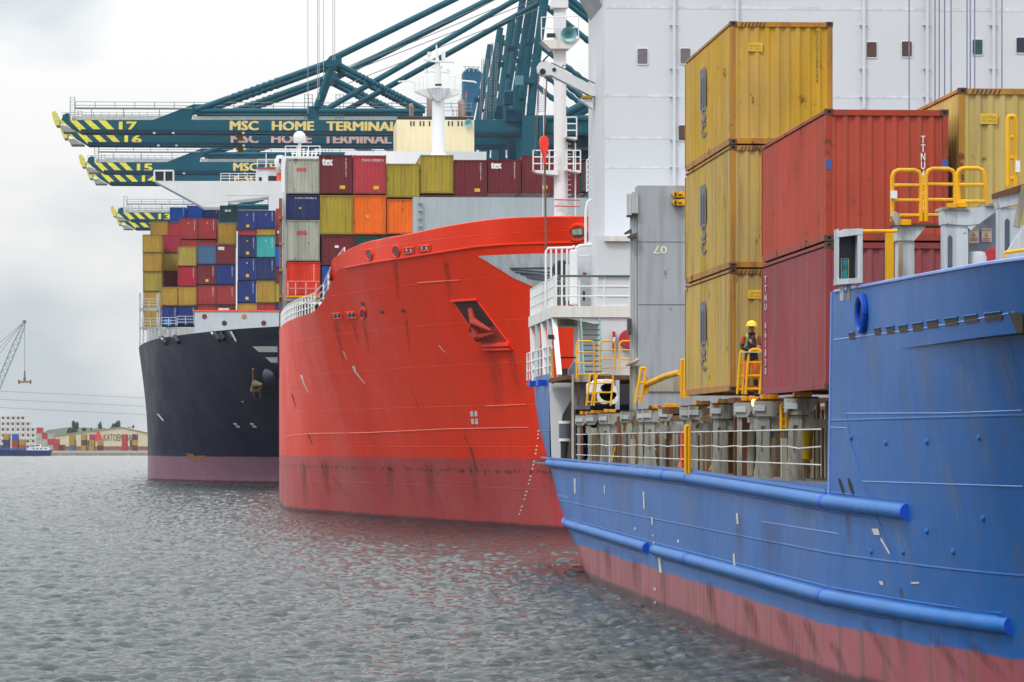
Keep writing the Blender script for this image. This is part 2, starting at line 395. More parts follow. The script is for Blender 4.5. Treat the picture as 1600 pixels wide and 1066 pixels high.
# ================================================================ shipping containers
CW, CL = 2.438, 12.192
def corr(a, b, n, d):
    "trapezoid corrugation profile between a and b: list of (pos, depth)"
    p = []; w = (b-a)/n
    for i in range(n):
        x = a + i*w; p += [(x, 0), (x+w*.26, 0), (x+w*.5, d), (x+w*.76, d)]
    p.append((b, 0)); return p
_cm = {}
def container_meshes(h, det=1, L=CL):
    key = (round(h,2), det, L)
    if key in _cm: return _cm[key]
    m = plain('blank', (.5,.5,.5)); x = CW/2; P = .085
    b = MB()
    if det == 2: n, ns = 9, 31
    else: n, ns = 8, 0
    e = [(u, v+.035) for u, v in corr(-x+P+.03, x-P-.03, n, .045)]
    z0, z1 = .14, h-.10
    b.grid([[(u, v, z0) for u, v in e], [(u, v, z1) for u, v in e]])
    b.grid([[(u, L-v, z0) for u, v in e], [(u, L-v, z1) for u, v in e]])
    for sx in (-1, 1):
        if ns:
            s_ = corr(.16, L-.16, ns, .036)
            b.grid([[(sx*(x-.012-v), u, z0) for u, v in s_], [(sx*(x-.012-v), u, z1) for u, v in s_]])
        else: b.add([(sx*(x-.02), .1, z0), (sx*(x-.02), L-.1, z0), (sx*(x-.02), L-.1, z1), (sx*(x-.02), .1, z1)], [(0,1,2,3)])
    b.box((-x+.03, .03, h-.07), (x-.03, L-.03, h-.02)); b.box((-x+.05, .05, .10), (x-.05, L-.05, .15))
    body = b.mesh('container_body', m)
    f = MB(); c = .118 if det == 2 else .05
    for y0, y1 in ((.004, .12), (L-.12, L-.004)):
        for sx in (-1, 1): f.box((sx*(x-.003), y0, c), (sx*(x-.11), y1, h-c))
        f.box((-x+.10, y0+.01, h-.125), (x-.10, y1, h-.012)); f.box((-x+.10, y0+.01, .012), (x-.10, y1, .145))
    for sx in (-1, 1):
        f.box((sx*(x-.003), .12, h-.075), (sx*(x-.07), L-.12, h-.012)); f.box((sx*(x-.002), .12, .014), (sx*(x-.07), L-.12, .16))
    fr = f.mesh('container_frame', m)
    k = MB(); a = .162; 
    def casting():
        q = MB(); q.box((0,0,0), (a,.178,.118)); return q
    q = MB(); # casting with a real slot in its outer faces
    q.box((0,.02,0),(a,.178,.118)); q.box((0,0,0),(.045,.02,.118)); q.box((a-.045,0,0),(a,.02,.118)); q.box((.045,0,0),(a-.045,.02,.03)); q.box((.045,0,.088),(a-.045,.02,.118))
    q.mi = 1; q.box((.05,.012,.035),(a-.05,.019,.083))
    cast = q.mesh('corner_casting', [m, m])
    _cm[key] = (body, fr, cast); return _cm[key]
hole = plain('casting_hole', (.01,.01,.01), .9); castm = paint('casting_steel', (.10,.06,.04), rough=.9, rust=.9)
def container(x, y, z, h, mat, fmat, label, det=1, L=CL, group=None, casts=True):
    body, fr, cast = container_meshes(h, det, L)
    r = put('shipping_container', body, None, (x, y, z), mat)
    tag(r, label, 'container', group)
    put('frame', fr, r, (0,0,0), fmat)
    if casts:
        for sx in (0, 1):
            for zz in (0, h-.118):
                put('corner_casting', cast, r, (-CW/2-.006 if sx == 0 else CW/2+.006-.162, -.006, zz), [castm if det == 2 else fmat, hole])
    return r
def mark(r, body, u0, v0, u1, v1, mat, h, bold=.0, name='marking', y=.03, line=.78, spacing=1):
    "lettering on the end wall: u,v are fractions of width / height from bottom-left"
    mb = MB(); o = WL(r); x0 = o.x - CW/2
    letter(mb, body, (x0+u0*CW, o.y+y, o.z+v0*h), ((u1-u0)*CW,0,0), (0,0,(v1-v0)*h), bold, line, spacing)
    return mb.build(name, mat, r)
def plate(r, u0, v0, u1, v1, mat, h, y=.026, name='sticker'):
    mb = MB(); o = WL(r); x0 = o.x - CW/2
    mb.box((x0+u0*CW, o.y+y, o.z+v0*h), (x0+u1*CW, o.y+y+.012, o.z+v1*h)); return mb.build(name, mat, r)
def cpaint(name, srgb, rust=.25, k=.92, **kw):
    c = lin(*srgb); c = tuple(min(.8, x*k) for x in c[:3]); return paint(name, c, rough=.55, rust=rust, **kw)
white_t = plain('white_lettering', (.72,.72,.70)); black_t = plain('black_lettering', (.03,.03,.035)); yel_t = plain('yellow_sticker', (.70,.42,.03)); red_t = plain('red_lettering', (.60,.06,.04))
PAL = {
 'mustard': ('mustard yellow', (176,140,58)), 'ochre': ('ochre yellow', (170,150,70)), 'magenta': ('magenta red', (165,50,75)), 'maroon': ('maroon', (112,42,52)),
 'red': ('brick red', (160,55,60)), 'crimson': ('crimson', (170,35,55)), 'blue': ('navy blue', (36,55,120)), 'royal': ('royal blue', (30,85,175)),
 'faded': ('faded steel blue', (70,105,140)), 'green': ('dark green', (28,72,78)), 'teal': ('bright turquoise', (58,165,165)), 'grey': ('pale grey', (176,178,165)),
 'orange': ('orange', (240,110,30)), 'scarlet': ('scarlet', (225,60,40)), 'navy': ('dark navy', (40,52,100)), 'olive': ('olive yellow', (168,148,52)), 'rose': ('rose red', (180,60,70))}
PM = {k: (cpaint('paint_'+k, v[1], rust=.55 if k in ('olive','orange','grey') else .25, streak=.35 if k in ('olive','mustard','ochre','grey') else .18, var=.12), cpaint('frame_'+k, tuple(int(c*.85) for c in v[1]), rust=.6, streak=.3)) for k, v in PAL.items()}
# ---- stacks on the black ship (left, right, top, bottom in the photograph; bay depth)
A_, B_, C_, D_, E_ = 470.5, 483.2, 495.9, 508.6, 541
BLK = [ # col, x0, x1 or None, y0, y1, colour, bay, mark
 (1,222.7,None,366.4,394.6,'mustard',A_,''),(1,222.9,None,395.4,424.5,'mustard',A_,''),(1,223.2,None,425.5,455,'ochre',A_,''),(1,223.2,None,455.8,482,'mustard',A_,''),(1,223.4,None,483,512,'mustard',A_,''),
 (2,234.7,None,346,369,'mustard',D_,''),(2,253.5,None,366.8,394.6,'magenta',B_,''),(2,253.3,None,396,423.6,'ochre',B_,''),(2,251.5,None,424.2,448,'maroon',B_,''),(2,248.6,None,448.6,477.6,'mustard',A_,''),(2,248.6,None,479,508.6,'blue',A_,'s'),
 (3,265.2,None,324,346,'royal',E_,'s'),(3,262.6,None,347.8,376,'rose',D_,''),(3,280,None,341.3,373.4,'red',B_,'sd'),(3,280,None,374.8,400,'red',B_,''),(3,277.4,None,385.2,415.4,'ochre',A_,''),(3,277.4,None,416.6,447,'crimson',A_,'s'),(3,277.4,None,448,477.6,'mustard',A_,''),(3,277.4,None,478.4,507,'blue',A_,'sr'),
 (4,292,None,321.3,343,'royal',E_,''),(4,309.5,None,341.3,373.4,'red',B_,'sd'),(4,309.3,None,375.6,400,'red',B_,'y'),(4,308,None,383,412.6,'faded',A_,''),(4,308,None,413.5,444.4,'maroon',A_,'sy'),(4,308,None,446,476,'red',A_,'s'),(4,308,None,477,506,'red',A_,''),
 (5,316.8,None,321.3,343,'blue',E_,'s'),(5,343.6,None,321,347,'green',C_,'g'),(5,339.9,None,348.5,381,'mustard',B_,''),(5,338,None,382,412.6,'maroon',A_,'t'),(5,338,None,413.4,444.8,'blue',A_,'s'),(5,338,None,445.8,476,'red',A_,'s'),(5,338,None,477,506,'maroon',A_,'c'),
 (6,371.6,None,328.8,358.9,'blue',A_+.01,'sdy'),(6,371.6,None,359.4,368.1,'red',A_,''),(6,371.4,None,368.8,402,'navy',A_,'sdy'),(6,371.2,None,403.2,437.4,'blue',A_,'sdy'),(6,370.6,None,438.4,472.8,'blue',A_,'sy'),(6,370.4,None,474,505,'mustard',A_,'y'),
 (7,400.6,None,328.8,357,'blue',A_,'sd'),(7,401.4,None,358,368.1,'mustard',A_,''),(7,400.6,None,368.8,402,'teal',A_,'sd'),(7,400.6,None,403.2,437.4,'navy',A_,'s'),(7,400.6,None,438.4,473,'mustard',A_,''),(7,400.4,None,474.2,505,'red',A_,''),
 (8,431,None,325.8,356,'rose',B_,''),(8,430.4,None,357.8,382.6,'maroon',A_,'t'),(8,430.4,None,384.6,417.8,'royal',A_,''),(8,430.4,None,418.8,441.6,'maroon',A_,''),(8,430.4,None,442.6,472.6,'ochre',A_,''),(8,430.4,None,473.8,505,'blue',A_,'')]
tiers = {}
for it in BLK: tiers.setdefault(it[0], []).append(it)
serial = lambda i: ['TGHU 704512','MSCU 384120','CRXU 917744','INKU 250631','TTNU 662018'][i % 5]
for col, its in tiers.items():
    its.sort(key=lambda q: q[3])
    for ti, (c_, x0, _, y0, y1, colr, bay, mk) in enumerate(its):
        p = PY(x0, y0, bay); q = PY(x0, y1, bay); h = max(p.z - q.z, .7)
        r = container(p.x + CW/2, bay + (0 if bay > A_+.5 or True else 0), q.z, h, PM[colr][0], PM[colr][1],
             f'{PAL[colr][0]} container, column {ORD[col-1]} from left, {ORD[ti]} from top, on black ship', det=1, group='containers stacked on the black ship', casts=False)
        r['label'] = f'{PAL[colr][0]} container, {ORD[ti]} from the top in the {ORD[col-1]} column of the black ship'
        if 's' in mk: mark(r, stack('TGHU704512'[:8]), .80, .42, .86, .93, white_t, h, name='serial_number')
        if 't' in mk: mark(r, 'tex', .10, .72, .42, .90, white_t, h, bold=.03, name='logo')
        if 'c' in mk: mark(r, 'CRONOS', .10, .70, .66, .84, white_t, h, bold=.03, name='logo')
        if 'g' in mk: plate(r, .28, .62, .42, .74, white_t, h); plate(r, .47, .62, .60, .74, white_t, h)
        if 'd' in mk: plate(r, .46, .74, .53, .80, yel_t, h)
        if 'y' in mk: plate(r, .44, .13, .60, .26, yel_t, h)
        if 'r' in mk: plate(r, .66, .24, .74, .32, red_t, h)
# ---- bay on the red ship
R_ = 268.6
RED = [(1,447,247.5,302.6,'grey','o'),(2,498.8,242,302.4,'maroon','tsY'),(3,551.6,242.5,303,'rose','nY'),(4,604,255.4,308.6,'olive',''),(5,657,242,302.2,'olive',''),(6,709.6,249.6,306.4,'maroon','sY'),
       (7,762.6,248.8,302.6,'maroon','ts'),(8,815.4,242.6,302.4,'maroon','Y'),(9,868.5,250,302,'maroon',''),(10,905,250,302,'green','s'),
       (1,446.6,304.6,342.4,'navy','nD'),(2,499.6,304.8,366.4,'olive',''),(3,551.8,304.8,366.4,'orange','D'),(4,604.8,311,365.8,'orange',''),(5,657.6,304.6,366,'maroon',''),
       (1,447.6,343.4,407.8,'grey','o'),(2,502.4,367.6,414.6,'maroon','w'),(3,555,368,414,'green',''),(4,607.6,367.6,414,'green',''),
       (1,448.6,409,462,'scarlet','s'),(2,503,416,462,'royal','')]
seen = {}
for (c_, x0, y0, y1, colr, mk) in RED:
    ti = seen.get(c_, 0); seen[c_] = ti + 1
    p = PY(x0, y0, R_); q = PY(x0, y1, R_); h = p.z - q.z
    r = container(p.x + CW/2, R_, q.z, h, PM[colr][0], PM[colr][1], f'{PAL[colr][0]} container, {ORD[c_-1]} from left in the {ORD[ti]} tier behind the red bow', group='containers stacked on the red ship')
    if 't' in mk: mark(r, 'tex', .10, .73, .40, .90, white_t, h, bold=.035, name='logo')
    if 's' in mk: mark(r, stack('GLDU95182'), .78, .44, .83, .92, white_t, h, name='serial_number')
    if 'n' in mk: mark(r, 'TGHU 270282 0', .26, .84, .92, .90, white_t, h, name='serial_number')
    if 'o' in mk: mark(r, 'OOCL', .33, .64, .62, .73, red_t, h, bold=.04, name='logo')
    if 'Y' in mk: plate(r, .62, .12, .78, .21, yel_t, h)
    if 'D' in mk: plate(r, .40, .42, .47, .49, yel_t, h)
    if 'w' in mk: plate(r, .40, .58, .52, .66, white_t, h)
# ---- near stacks on the blue ship
yA = cpaint('yellow_near', (196,154,44), rust=.55, streak=.22, fade=.35, k=.95)
yB = cpaint('yellow_dull', (190,156,66), rust=.5, streak=.42, fade=.4, k=.95)
yC = cpaint('yellow_right', (196,170,92), rust=.3, streak=.3, fade=.3, k=.95)
yF = cpaint('yellow_frame', (182,128,50), rust=.85, streak=.6, k=.9)
rA = cpaint('oxide_red', (180,70,50), rust=.62, streak=.28, fade=.12, k=.95, var=.16)
rF = cpaint('oxide_frame', (165,62,45), rust=.9, streak=.4, k=.95)
rB = cpaint('wine_red', (150,66,72), rust=.2, streak=.35, fade=.3, k=.95)
rBf = cpaint('wine_frame', (140,60,62), rust=.5, k=.95)
NX = 11.15
def near(px, py_t, h, mat, fm, label, x=NX, Yf=None, zt=None, L=9.15):
    if Yf is None: p = PX(px, py_t, x); Yf = p.y; zt = p.z
    return container(x + CW/2, Yf, zt - h, h, mat, fm, label, det=2, L=L, group='containers stacked on the blue ship')
P1 = PX(1290, 170, NX); YR = P1.y
c1 = near(0,0,2.591,rA,rF,'rusty oxide red container with white serial letters and blue corner patches, top of its stack', Yf=YR, zt=P1.z)
c2 = near(0,0,2.896,rB,rBf,'wine red container with white ribbon serial on its side, resting on yellow deck fittings', Yf=YR, zt=P1.z-2.591-.02)
X2 = NX + CW + .21
zt2 = PY(1497,137,YR).z
c3 = near(0,0,2.896,yC,yF,'pale yellow container at the right edge with a yellow caution sticker', x=X2, Yf=YR, zt=zt2)
c4 = near(0,0,2.896,rB,rBf,'wine red container low behind the blue bulwark with white plate letters', x=X2, Yf=YR, zt=zt2-2.896-.02)
c4b = near(0,0,2.896,yC,yF,'pale yellow container furthest right of the near row, cut by the picture edge', x=X2+CW+.08, Yf=YR, zt=zt2)
P2 = PX(1141, 33, NX); YY = P2.y
c5 = near(0,0,2.896,yA,yF,'bright yellow container on top of the tall three high stack', Yf=YY, zt=P2.z)
c6 = near(0,0,2.896,yB,yF,'dull yellow container in the middle of the tall three high stack', Yf=YY, zt=P2.z-2.916)
c7 = near(0,0,2.896,yB,yF,'dull yellow container at the bottom of the tall stack behind the worker', Yf=YY, zt=P2.z-2.916*2)
# end wall lettering and stickers
serN = plain('serial_black', (.06,.05,.04)); warn = plain('warning_text', (.30,.20,.02))
mark(c5, stack('MSCU7588584'), .835, .50, .865, .93, serN, 2.896, name='serial_number', y=.034)
for c in (c5, c7, c3):
    plate(c, .175, .755, .315, .825, yel_t, 2.896, y=.022); mark(c, 'CAUTION', .19, .79, .30, .812, warn, 2.896, y=.016); mark(c, '9\'6" HIGH', .19, .765, .30, .785, warn, 2.896, y=.016)
mark(c1, stack('TTNU49552'), .778, .22, .812, .80, white_t, 2.591, bold=.03, name='serial_number', y=.03)
blue_p = plain('blue_patch', (.04,.09,.30))
for u0, u1 in ((.004,.05), (.95,.996)): plate(c1, u0, .54, u1, .62, blue_p, 2.591, y=-.004, name='blue_patch')
plate(c4, .31, .30, .37, .74, white_t, 2.896, y=.022); mark(c4, stack('TTNU'), .322, .34, .358, .72, serN, 2.896, y=.016)
# yellow and black bars on top rails
def hazard(c, h, u0=.1, u1=.35, n=7, w=.035):
    mb = MB(); o = WL(c); x0 = o.x - CW/2
    for i in range(n):
        a = x0 + (u0 + (u1-u0)*i/n)*CW; mb.prism([(a, o.y+.009, o.z+h-.115), (a+w, o.y+.009, o.z+h-.115), (a+w+.04, o.y+.009, o.z+h-.03), (a+.04, o.y+.009, o.z+h-.03)], (0,.004,0))
    mb.build('hazard_stripe', black_t, c)
for c in (c5, c6, c7, c3): hazard(c, 2.896)
hazard(c4, 2.896, .4, .7)
# side lettering (reads along the hull; normal faces -X)
def side(c, body, s0, s1, z0, z1, mat, bold=0, name='side_logo', line=1):
    mb = MB(); o = WL(c); x = o.x - CW/2 - .006
    letter(mb, body, (x+.0, o.y+s1, o.z+z0), (0, -(s1-s0), 0), (0,0,z1-z0), bold, line); return mb.build(name, mat, c)
logo = plain('logo_slate', (.10,.11,.15))
for c in (c5, c6, c7):
    side(c, 'm', 4.7, 5.75, 1.35, 2.30, logo, .05); side(c, 's', 4.7, 5.6, .95, 1.32, logo, .05); side(c, 'c', 4.7, 5.6, .60, .92, logo, .05)
side(c2, stack('TTNU 661830'), 8.25, 8.6, .45, 2.6, white_t, name='serial_number')
# ================================================================ ships: hulls
def resample(P, n):
    P = [Vector(p) for p in P]; L = [0]
    for a, b in zip(P, P[1:]): L.append(L[-1] + (b-a).length)
    out = []
    for i in range(n):
        s = L[-1]*i/(n-1); j = max(k for k in range(len(P)) if L[k] <= s + 1e-9); j = min(j, len(P)-2); t = (s-L[j])/(L[j+1]-L[j])
        p0 = P[max(j-1,0)]; p1 = P[j]; p2 = P[j+1]; p3 = P[min(j+2,len(P)-1)]
        m1 = (p2-p0)*.5*min(1,(p2-p1).length/max((p1-p0).length,1e-6)) if j else (p2-p1)
        m2 = (p3-p1)*.5*min(1,(p2-p1).length/max((p3-p2).length,1e-6)) if j < len(P)-2 else (p2-p1)
        t2 = t*t; t3 = t2*t
        out.append(p1*(2*t3-3*t2+1) + m1*(t3-2*t2+t) + p2*(3*t2-2*t3) + m2*(t3-t2))
    return out
def loft(Wl, Tp, zb=-1.6, n=120, m=34, g=1.7):
    "hull side between the waterline curve and the top edge, flaring outwards"
    A = resample([(x,y,0) for x,y in Wl], n); B = resample(Tp, n); rows = []
    for j in range(m+1):
        row = []
        for a, b in zip(A, B):
            z = zb + (b.z - zb)*j/m; w = max(0, z/b.z)**g
            row.append(Vector((a.x+(b.x-a.x)*w, a.y+(b.y-a.y)*w, z)))
        rows.append(row)
    return rows
def hull_paint(name, top, low, zl, rough=.38, fade=.25, seam=(2.2, 7.0), scr=.5, bandz=None, lowstreak=.5, soft=.02, spec=.16, dent=.10):
    t = NT(name); xyz = t.n('ShaderNodeSeparateXYZ'); t.l(t.pos, xyz.inputs[0]); z = xyz.outputs[2]
    nb = t.noise(.5, detail=8, rough=.7); zz = t.math('ADD', z, t.rng(nb, .3, .7, -.06, .06))
    n1 = t.noise(.16, (1,1,1.4), detail=7, rough=.6); nf = t.noise(.35, (1,1,.18), detail=6, rough=.6, off=(4,4,4))
    gt = tuple(.55*x + .45*(sum(top[:3])/3+.06) for x in top[:3])
    c1 = t.mix(t.rng(n1, .3, .7, 0, fade), top, gt); c1 = t.mix(t.rng(nf, .45, .62, 0, .3), c1, tuple(x*.78 for x in top[:3]))
    # vertical run-off stains
    ns = t.noise(1.1, (2.4,2.4,.10), detail=7, rough=.7, off=(1,9,2)); c1 = t.mix(t.rng(ns, .52, .70, 0, .42*scr), c1, (.12,.10,.08,1))
    n2 = t.noise(.6, (1,1,.35), detail=8, rough=.65, off=(7,2,3)); gl = tuple(.75*x+.07 for x in low[:3])
    c2 = t.mix(t.rng(n2, .35, .7, 0, .5), low, gl); c2 = t.mix(t.rng(t.noise(.9, (2,2,.12), detail=7, rough=.7), .49, .64, 0, lowstreak*.75), c2, (.17,.085,.045,1))
    c2 = t.mix(t.rng(zz, .6, -.05, 0, .3), c2, (.10,.04,.045,1))
    c2 = t.mix(t.rng(zz, .38, .26, 0, .85), c2, (.040,.018,.022,1))
    c = t.mix(t.rng(zz, zl-soft, zl+soft), c2, c1)
    # rubbed-through rust along the boot top
    if bandz:
        d = t.math('ABSOLUTE', t.math('SUBTRACT', z, bandz[0])); nr = t.noise(2.2, (1,1,1.5), detail=10, rough=.7, off=(2,2,8))
        th = t.rng(d, 0, bandz[1], .50, .72); r = t.math('GREATER_THAN', nr, th); c = t.mix(r, c, (.11,.04,.025,1))
    nr = t.noise(1.4, (1,1,.8), detail=10, rough=.72, off=(5,5,5)); fr = t.rng(nr, .69, .72); c = t.mix(fr, c, (.15,.055,.03,1))
    # plate seams: slightly proud weld lines
    def lines(v, per, w):
        f = t.math('FRACT', t.math('DIVIDE', v, per)); d = t.math('ABSOLUTE', t.math('SUBTRACT', f, .5)); return t.rng(d, .5-w/per, .5)
    sy = t.math('MAXIMUM', lines(z, seam[0], .03), t.math('MULTIPLY', lines(xyz.outputs[1], seam[1], .05), .7))
    c = t.mix(t.math('MULTIPLY', sy, .13), c, tuple(min(1, x*1.7+.05) for x in top[:3]))
    t.b.inputs['Specular IOR Level'].default_value = spec
    t.l(c, t.b.inputs['Base Color']); t.l(t.rng(n1, .3, .7, rough-.06, rough+.12), t.b.inputs['Roughness'])
    # plates are never flat: shallow quilting between frames, plus the weld lines
    q = t.noise(.55, (1,1,.8), detail=2, off=(3,3,3)); b1 = t.bump(q, .35, dent); b2 = t.bump(sy, .5, .02, b1); t.bump(t.noise(9, detail=3), .06, .02, b2)
    return t.m
def decalkit(rows):
    vs = [p for r in rows for p in r]; c = len(rows[0])
    fs = [(i*c+j, i*c+j+1, (i+1)*c+j+1, (i+1)*c+j) for i in range(len(rows)-1) for j in range(c-1)]
    bvh = BVHTree.FromPolygons(vs, fs); O = Vector((0,0,H))
    def hit(px, py, off=.02):
        d = ray(px, py); l, n, i, dist = bvh.ray_cast(O, d)
        if l is None: return None
        if n.dot(d) > 0: n = -n
        return l + n*off
    return hit
def hquad(mb, hit, q, nu=4, nv=4, off=.02):
    a, b, c, d = q; P = []
    for j in range(nv+1):
        row = []
        for i in range(nu+1):
            u, v = i/nu, j/nv; x = (a[0]*(1-u)+b[0]*u)*(1-v)+(d[0]*(1-u)+c[0]*u)*v; y = (a[1]*(1-u)+b[1]*u)*(1-v)+(d[1]*(1-u)+c[1]*u)*v
            h = hit(x, y, off)
            if h is None: return
            row.append(h)
        P.append(row)
    mb.grid(P)
def hline(mb, hit, pts, r, off=0, n=6, dens=6):
    P = []
    for a, b in zip(pts, pts[1:]):
        for i in range(dens): t = i/dens; P.append(hit(a[0]*(1-t)+b[0]*t, a[1]*(1-t)+b[1]*t, off))
    P.append(hit(*pts[-1], off)); P = [p for p in P if p is not None]
    if len(P) > 1: mb.tube(P, r, n)
def hellipse(mb, hit, cx, cy, rx, ry, r, off=0, n=20):
    P = [hit(cx+rx*math.cos(2*math.pi*k/n), cy+ry*math.sin(2*math.pi*k/n), off) for k in range(n+1)]
    if all(P): mb.tube(P, r, 6, cap=False)
def hdisc(mb, hit, cx, cy, rx, ry, off=.015, n=16):
    P = [hit(cx+rx*math.cos(2*math.pi*k/n), cy+ry*math.sin(2*math.pi*k/n), off) for k in range(n)]
    if all(P): mb.add(P, [tuple(range(n))])
deck_grey = paint('deck_grey', (.16,.17,.17), rough=.8, streak=.3)
steel = paint('steel_grey', lin(178,182,184), rough=.6, rust=.35, streak=.5)
steel_l = paint('steel_light', lin(190,196,202), rough=.55, rust=.3, streak=.35)
steel_d = paint('steel_dirty', lin(172,166,150), rough=.75, rust=.5, streak=.6)
white_p = paint('ship_white', (.72,.73,.74), rough=.5, var=.04, streak=.10, dirt=(.55,.5,.4,1), sc=.6, bump=.05)
white_r = paint('ship_white_rusty', (.68,.68,.65), rough=.5, var=.05, rust=.22, streak=.3, dirt=(.5,.36,.18,1))
yellow_s = paint('safety_yellow', lin(232,170,20), rough=.5, rust=.3, streak=.3)
black_r = plain('rubber_black', (.015,.015,.017), .7)
glass_d = plain('window_glass', (.035,.03,.035), .12)
rustm = paint('rusty_steel', (.14,.065,.035), rough=.9, rust=.9, var=.3)
teal_l = plain('teal_horn', lin(110,165,170), .4)
def mirror(rows, cx): return [[Vector((2*cx-p.x, p.y, p.z)) for p in r] for r in rows]
# ------------------------------------------------------------ red ship
redt, redl = lin(228,52,16), lin(178,62,64)
rhm = hull_paint('red_hull_paint', redt, redl, 3.78, bandz=(3.1,.35), rough=.38, fade=.05, scr=.22, spec=.12, lowstreak=.3)
RW = [(2.4,380),(1.95,305),(1.76,272),(1.95,248),(3.0,238.5),(5.0,231),(7.0,221.5),(8.6,215),(10.9,205.5),(12.9,198.5),(15.5,188.6),(17.8,184)]
KN = [(437,515,262),(445,505,243),(462,497,230),(490,487,218.5),(505,470,215.5),(518,440,212.5),(531,420,210),(583,410,202.5),(675,396,194),(746,385,189.5),(800,381,187),(915,378,184)]
RT = [(2.4,380,12.75),(1.95,305,12.75)] + [tuple(PY(*k)) for k in KN] + [(17.8,181.5,14.8)]
rr = loft(RW, RT, n=170, m=40, g=1.05); rhit = decalkit(rr)
red = empty('container_ship', (17.8, 260, 0), 'huge red hulled container ship with its rounded bow facing the camera', 'ship')
mb = MB(); mb.grid(rr); mb.build('hull', rhm, red, smooth=60)
mb = MB(); mb.grid(mirror(rr, 17.8)); mb.build('hull', rhm, red, smooth=60)
# forecastle bulwark: continues the hull upwards; swoops down aft
Tn = resample(RT, 170)
BK = resample([tuple(PY(*k)) for k in KN[5:]] + [(17.8,181.5,14.8)], 90)
BT_ = resample([tuple(PY(*k)) for k in [(514,438,212.2),(519,408,211.3),(560,384,205.3),(600,374,200.6),(650,365,195.8),(700,354.5,192),(760,345.5,188.6),(800,342,186.7),(860,340,185),(925,340,183.5)]] + [(17.8,181.2,15.85)], 90)
rowsb = [[a.lerp(b, j/5) for a, b in zip(BK, BT_)] for j in range(6)]
mb = MB(); mb.grid(rowsb); mb.build('bulwark', rhm, red, smooth=60); mb = MB(); mb.grid([[p + Vector((.12,.05,0)) for p in r] for r in rowsb]); mb.tube([p + Vector((.06,.03,0)) for p in rowsb[-1]], .07, 6); mb.build('bulwark_lining', rhm, red, smooth=60)
mb = MB(); mb.grid(mirror(rowsb, 17.8)); o = mb.build('bulwark', rhm, red, smooth=60)
bhit = decalkit(rowsb)
def rbh(px, py, off=.02): return bhit(px, py, off) or rhit(px, py, off)
# decks
def deck(rows_top, cx, z, name, parent, mat, y0=None):
    mb = MB(); mb.grid([[Vector((p.x+.06, p.y, z)) for p in rows_top], [Vector((2*cx-p.x-.06, p.y, z)) for p in rows_top]]); return mb.build(name, mat, parent)
def at_z(rows, z):
    out = []
    for c in range(len(rows[0])):
        for a, b in zip(rows, rows[1:]):
            if a[c].z <= z <= b[c].z: out.append(a[c].lerp(b[c], (z-a[c].z)/(b[c].z-a[c].z))); break
    return out
for zd_ in (11.6,): deck(at_z(rr, zd_), 17.8, zd_, 'deck', red, deck_grey)
mb = MB(); # coaming and cargo block under the stacked containers
mb.box((4.2,R_-1.2,11.4),(33,380,12.6)); mb.build('hatch_coaming', steel, red)
# weld beads and rubbing lines
mb = MB()
for L in ([(446,682),(483,678),(581,676),(696,670.5),(826,668)], [(759,635),(822,632)], [(652,442),(717,438)]): hline(mb, rbh, L, .035)
mb.build('weld_bead', paint('red_bead', lin(225,110,90), rough=.4), red, smooth=True)
mb = MB(); hline(mb, rbh, [(531,420.3),(583,410.3),(675,396.3),(746,385.3),(800,381.3),(915,378.3)], .07); mb.build('knuckle', rhm, red, smooth=True)
# oval chocks with dark throats
redpaint = paint('red_fittings', redt, rough=.4)
for cx, cy, rx, ry in ((578,398,5,8.5),(620,393,5.5,9),(568,490,4,8)):
    mb = MB(); hellipse(mb, rbh, cx, cy, rx, ry, .055, .03); o = mb.build('chock', redpaint, red, smooth=True)
    mb = MB(); hdisc(mb, rbh, cx, cy, rx*.8, ry*.85, .06); mb.build('chock_throat', plain('throat_red', (.10,.015,.012)), o)
for q in (((633,388),(648,386.5),(648,394.5),(633,397)), ((656,385),(673,383.5),(673,391),(656,393)), ((519,490),(533,489),(536,497),(522,498)), ((541,488),(556,487.5),(559,496),(544,497))):
    mb = MB(); hline(mb, rbh, list(q)+[q[0]], .05, .04, dens=3); o = mb.build('roller_fairlead', redpaint, red, smooth=True)
    mb = MB(); hquad(mb, rbh, q, 2, 2, .05); mb.build('fairlead_opening', plain('fairlead_dark', (.035,.04,.04)), o)
    for k in (.25,.7):
        mb = MB(); a = q[0][0]*(1-k)+q[1][0]*k; hline(mb, rbh, [(a+.5,q[0][1]+1.5),(a+1.2,q[2][1]-1.5)], .05, .08, dens=2)
        mb.build('roller', steel_l, o, smooth=True)
for cx, cy in ((597,488),(631,486),(567,475)):
    mb = MB(); hquad(mb, rbh, ((cx-4,cy-3),(cx+3,cy-2),(cx+4,cy+3),(cx-2,cy+2)), 2, 2, .02); mb.build('freeing_port', plain('port_dark', (.02,.02,.02)), red)
# big oval fairlead by the stem
mb = MB(); hellipse(mb, rbh, 905, 363.5, 14.5, 12, .11, .04); o = mb.build('panama_chock', redpaint, red, smooth=True)
mb = MB(); hdisc(mb, rbh, 905, 363.5, 12, 9.5, .10); mb.build('chock_throat', plain('throat_grey', (.10,.11,.10)), o)
mb = MB(); hquad(mb, rbh, ((897,358),(914,357),(914,366),(898,366)), 2, 2, .2); mb.build('roller', steel_d, o)
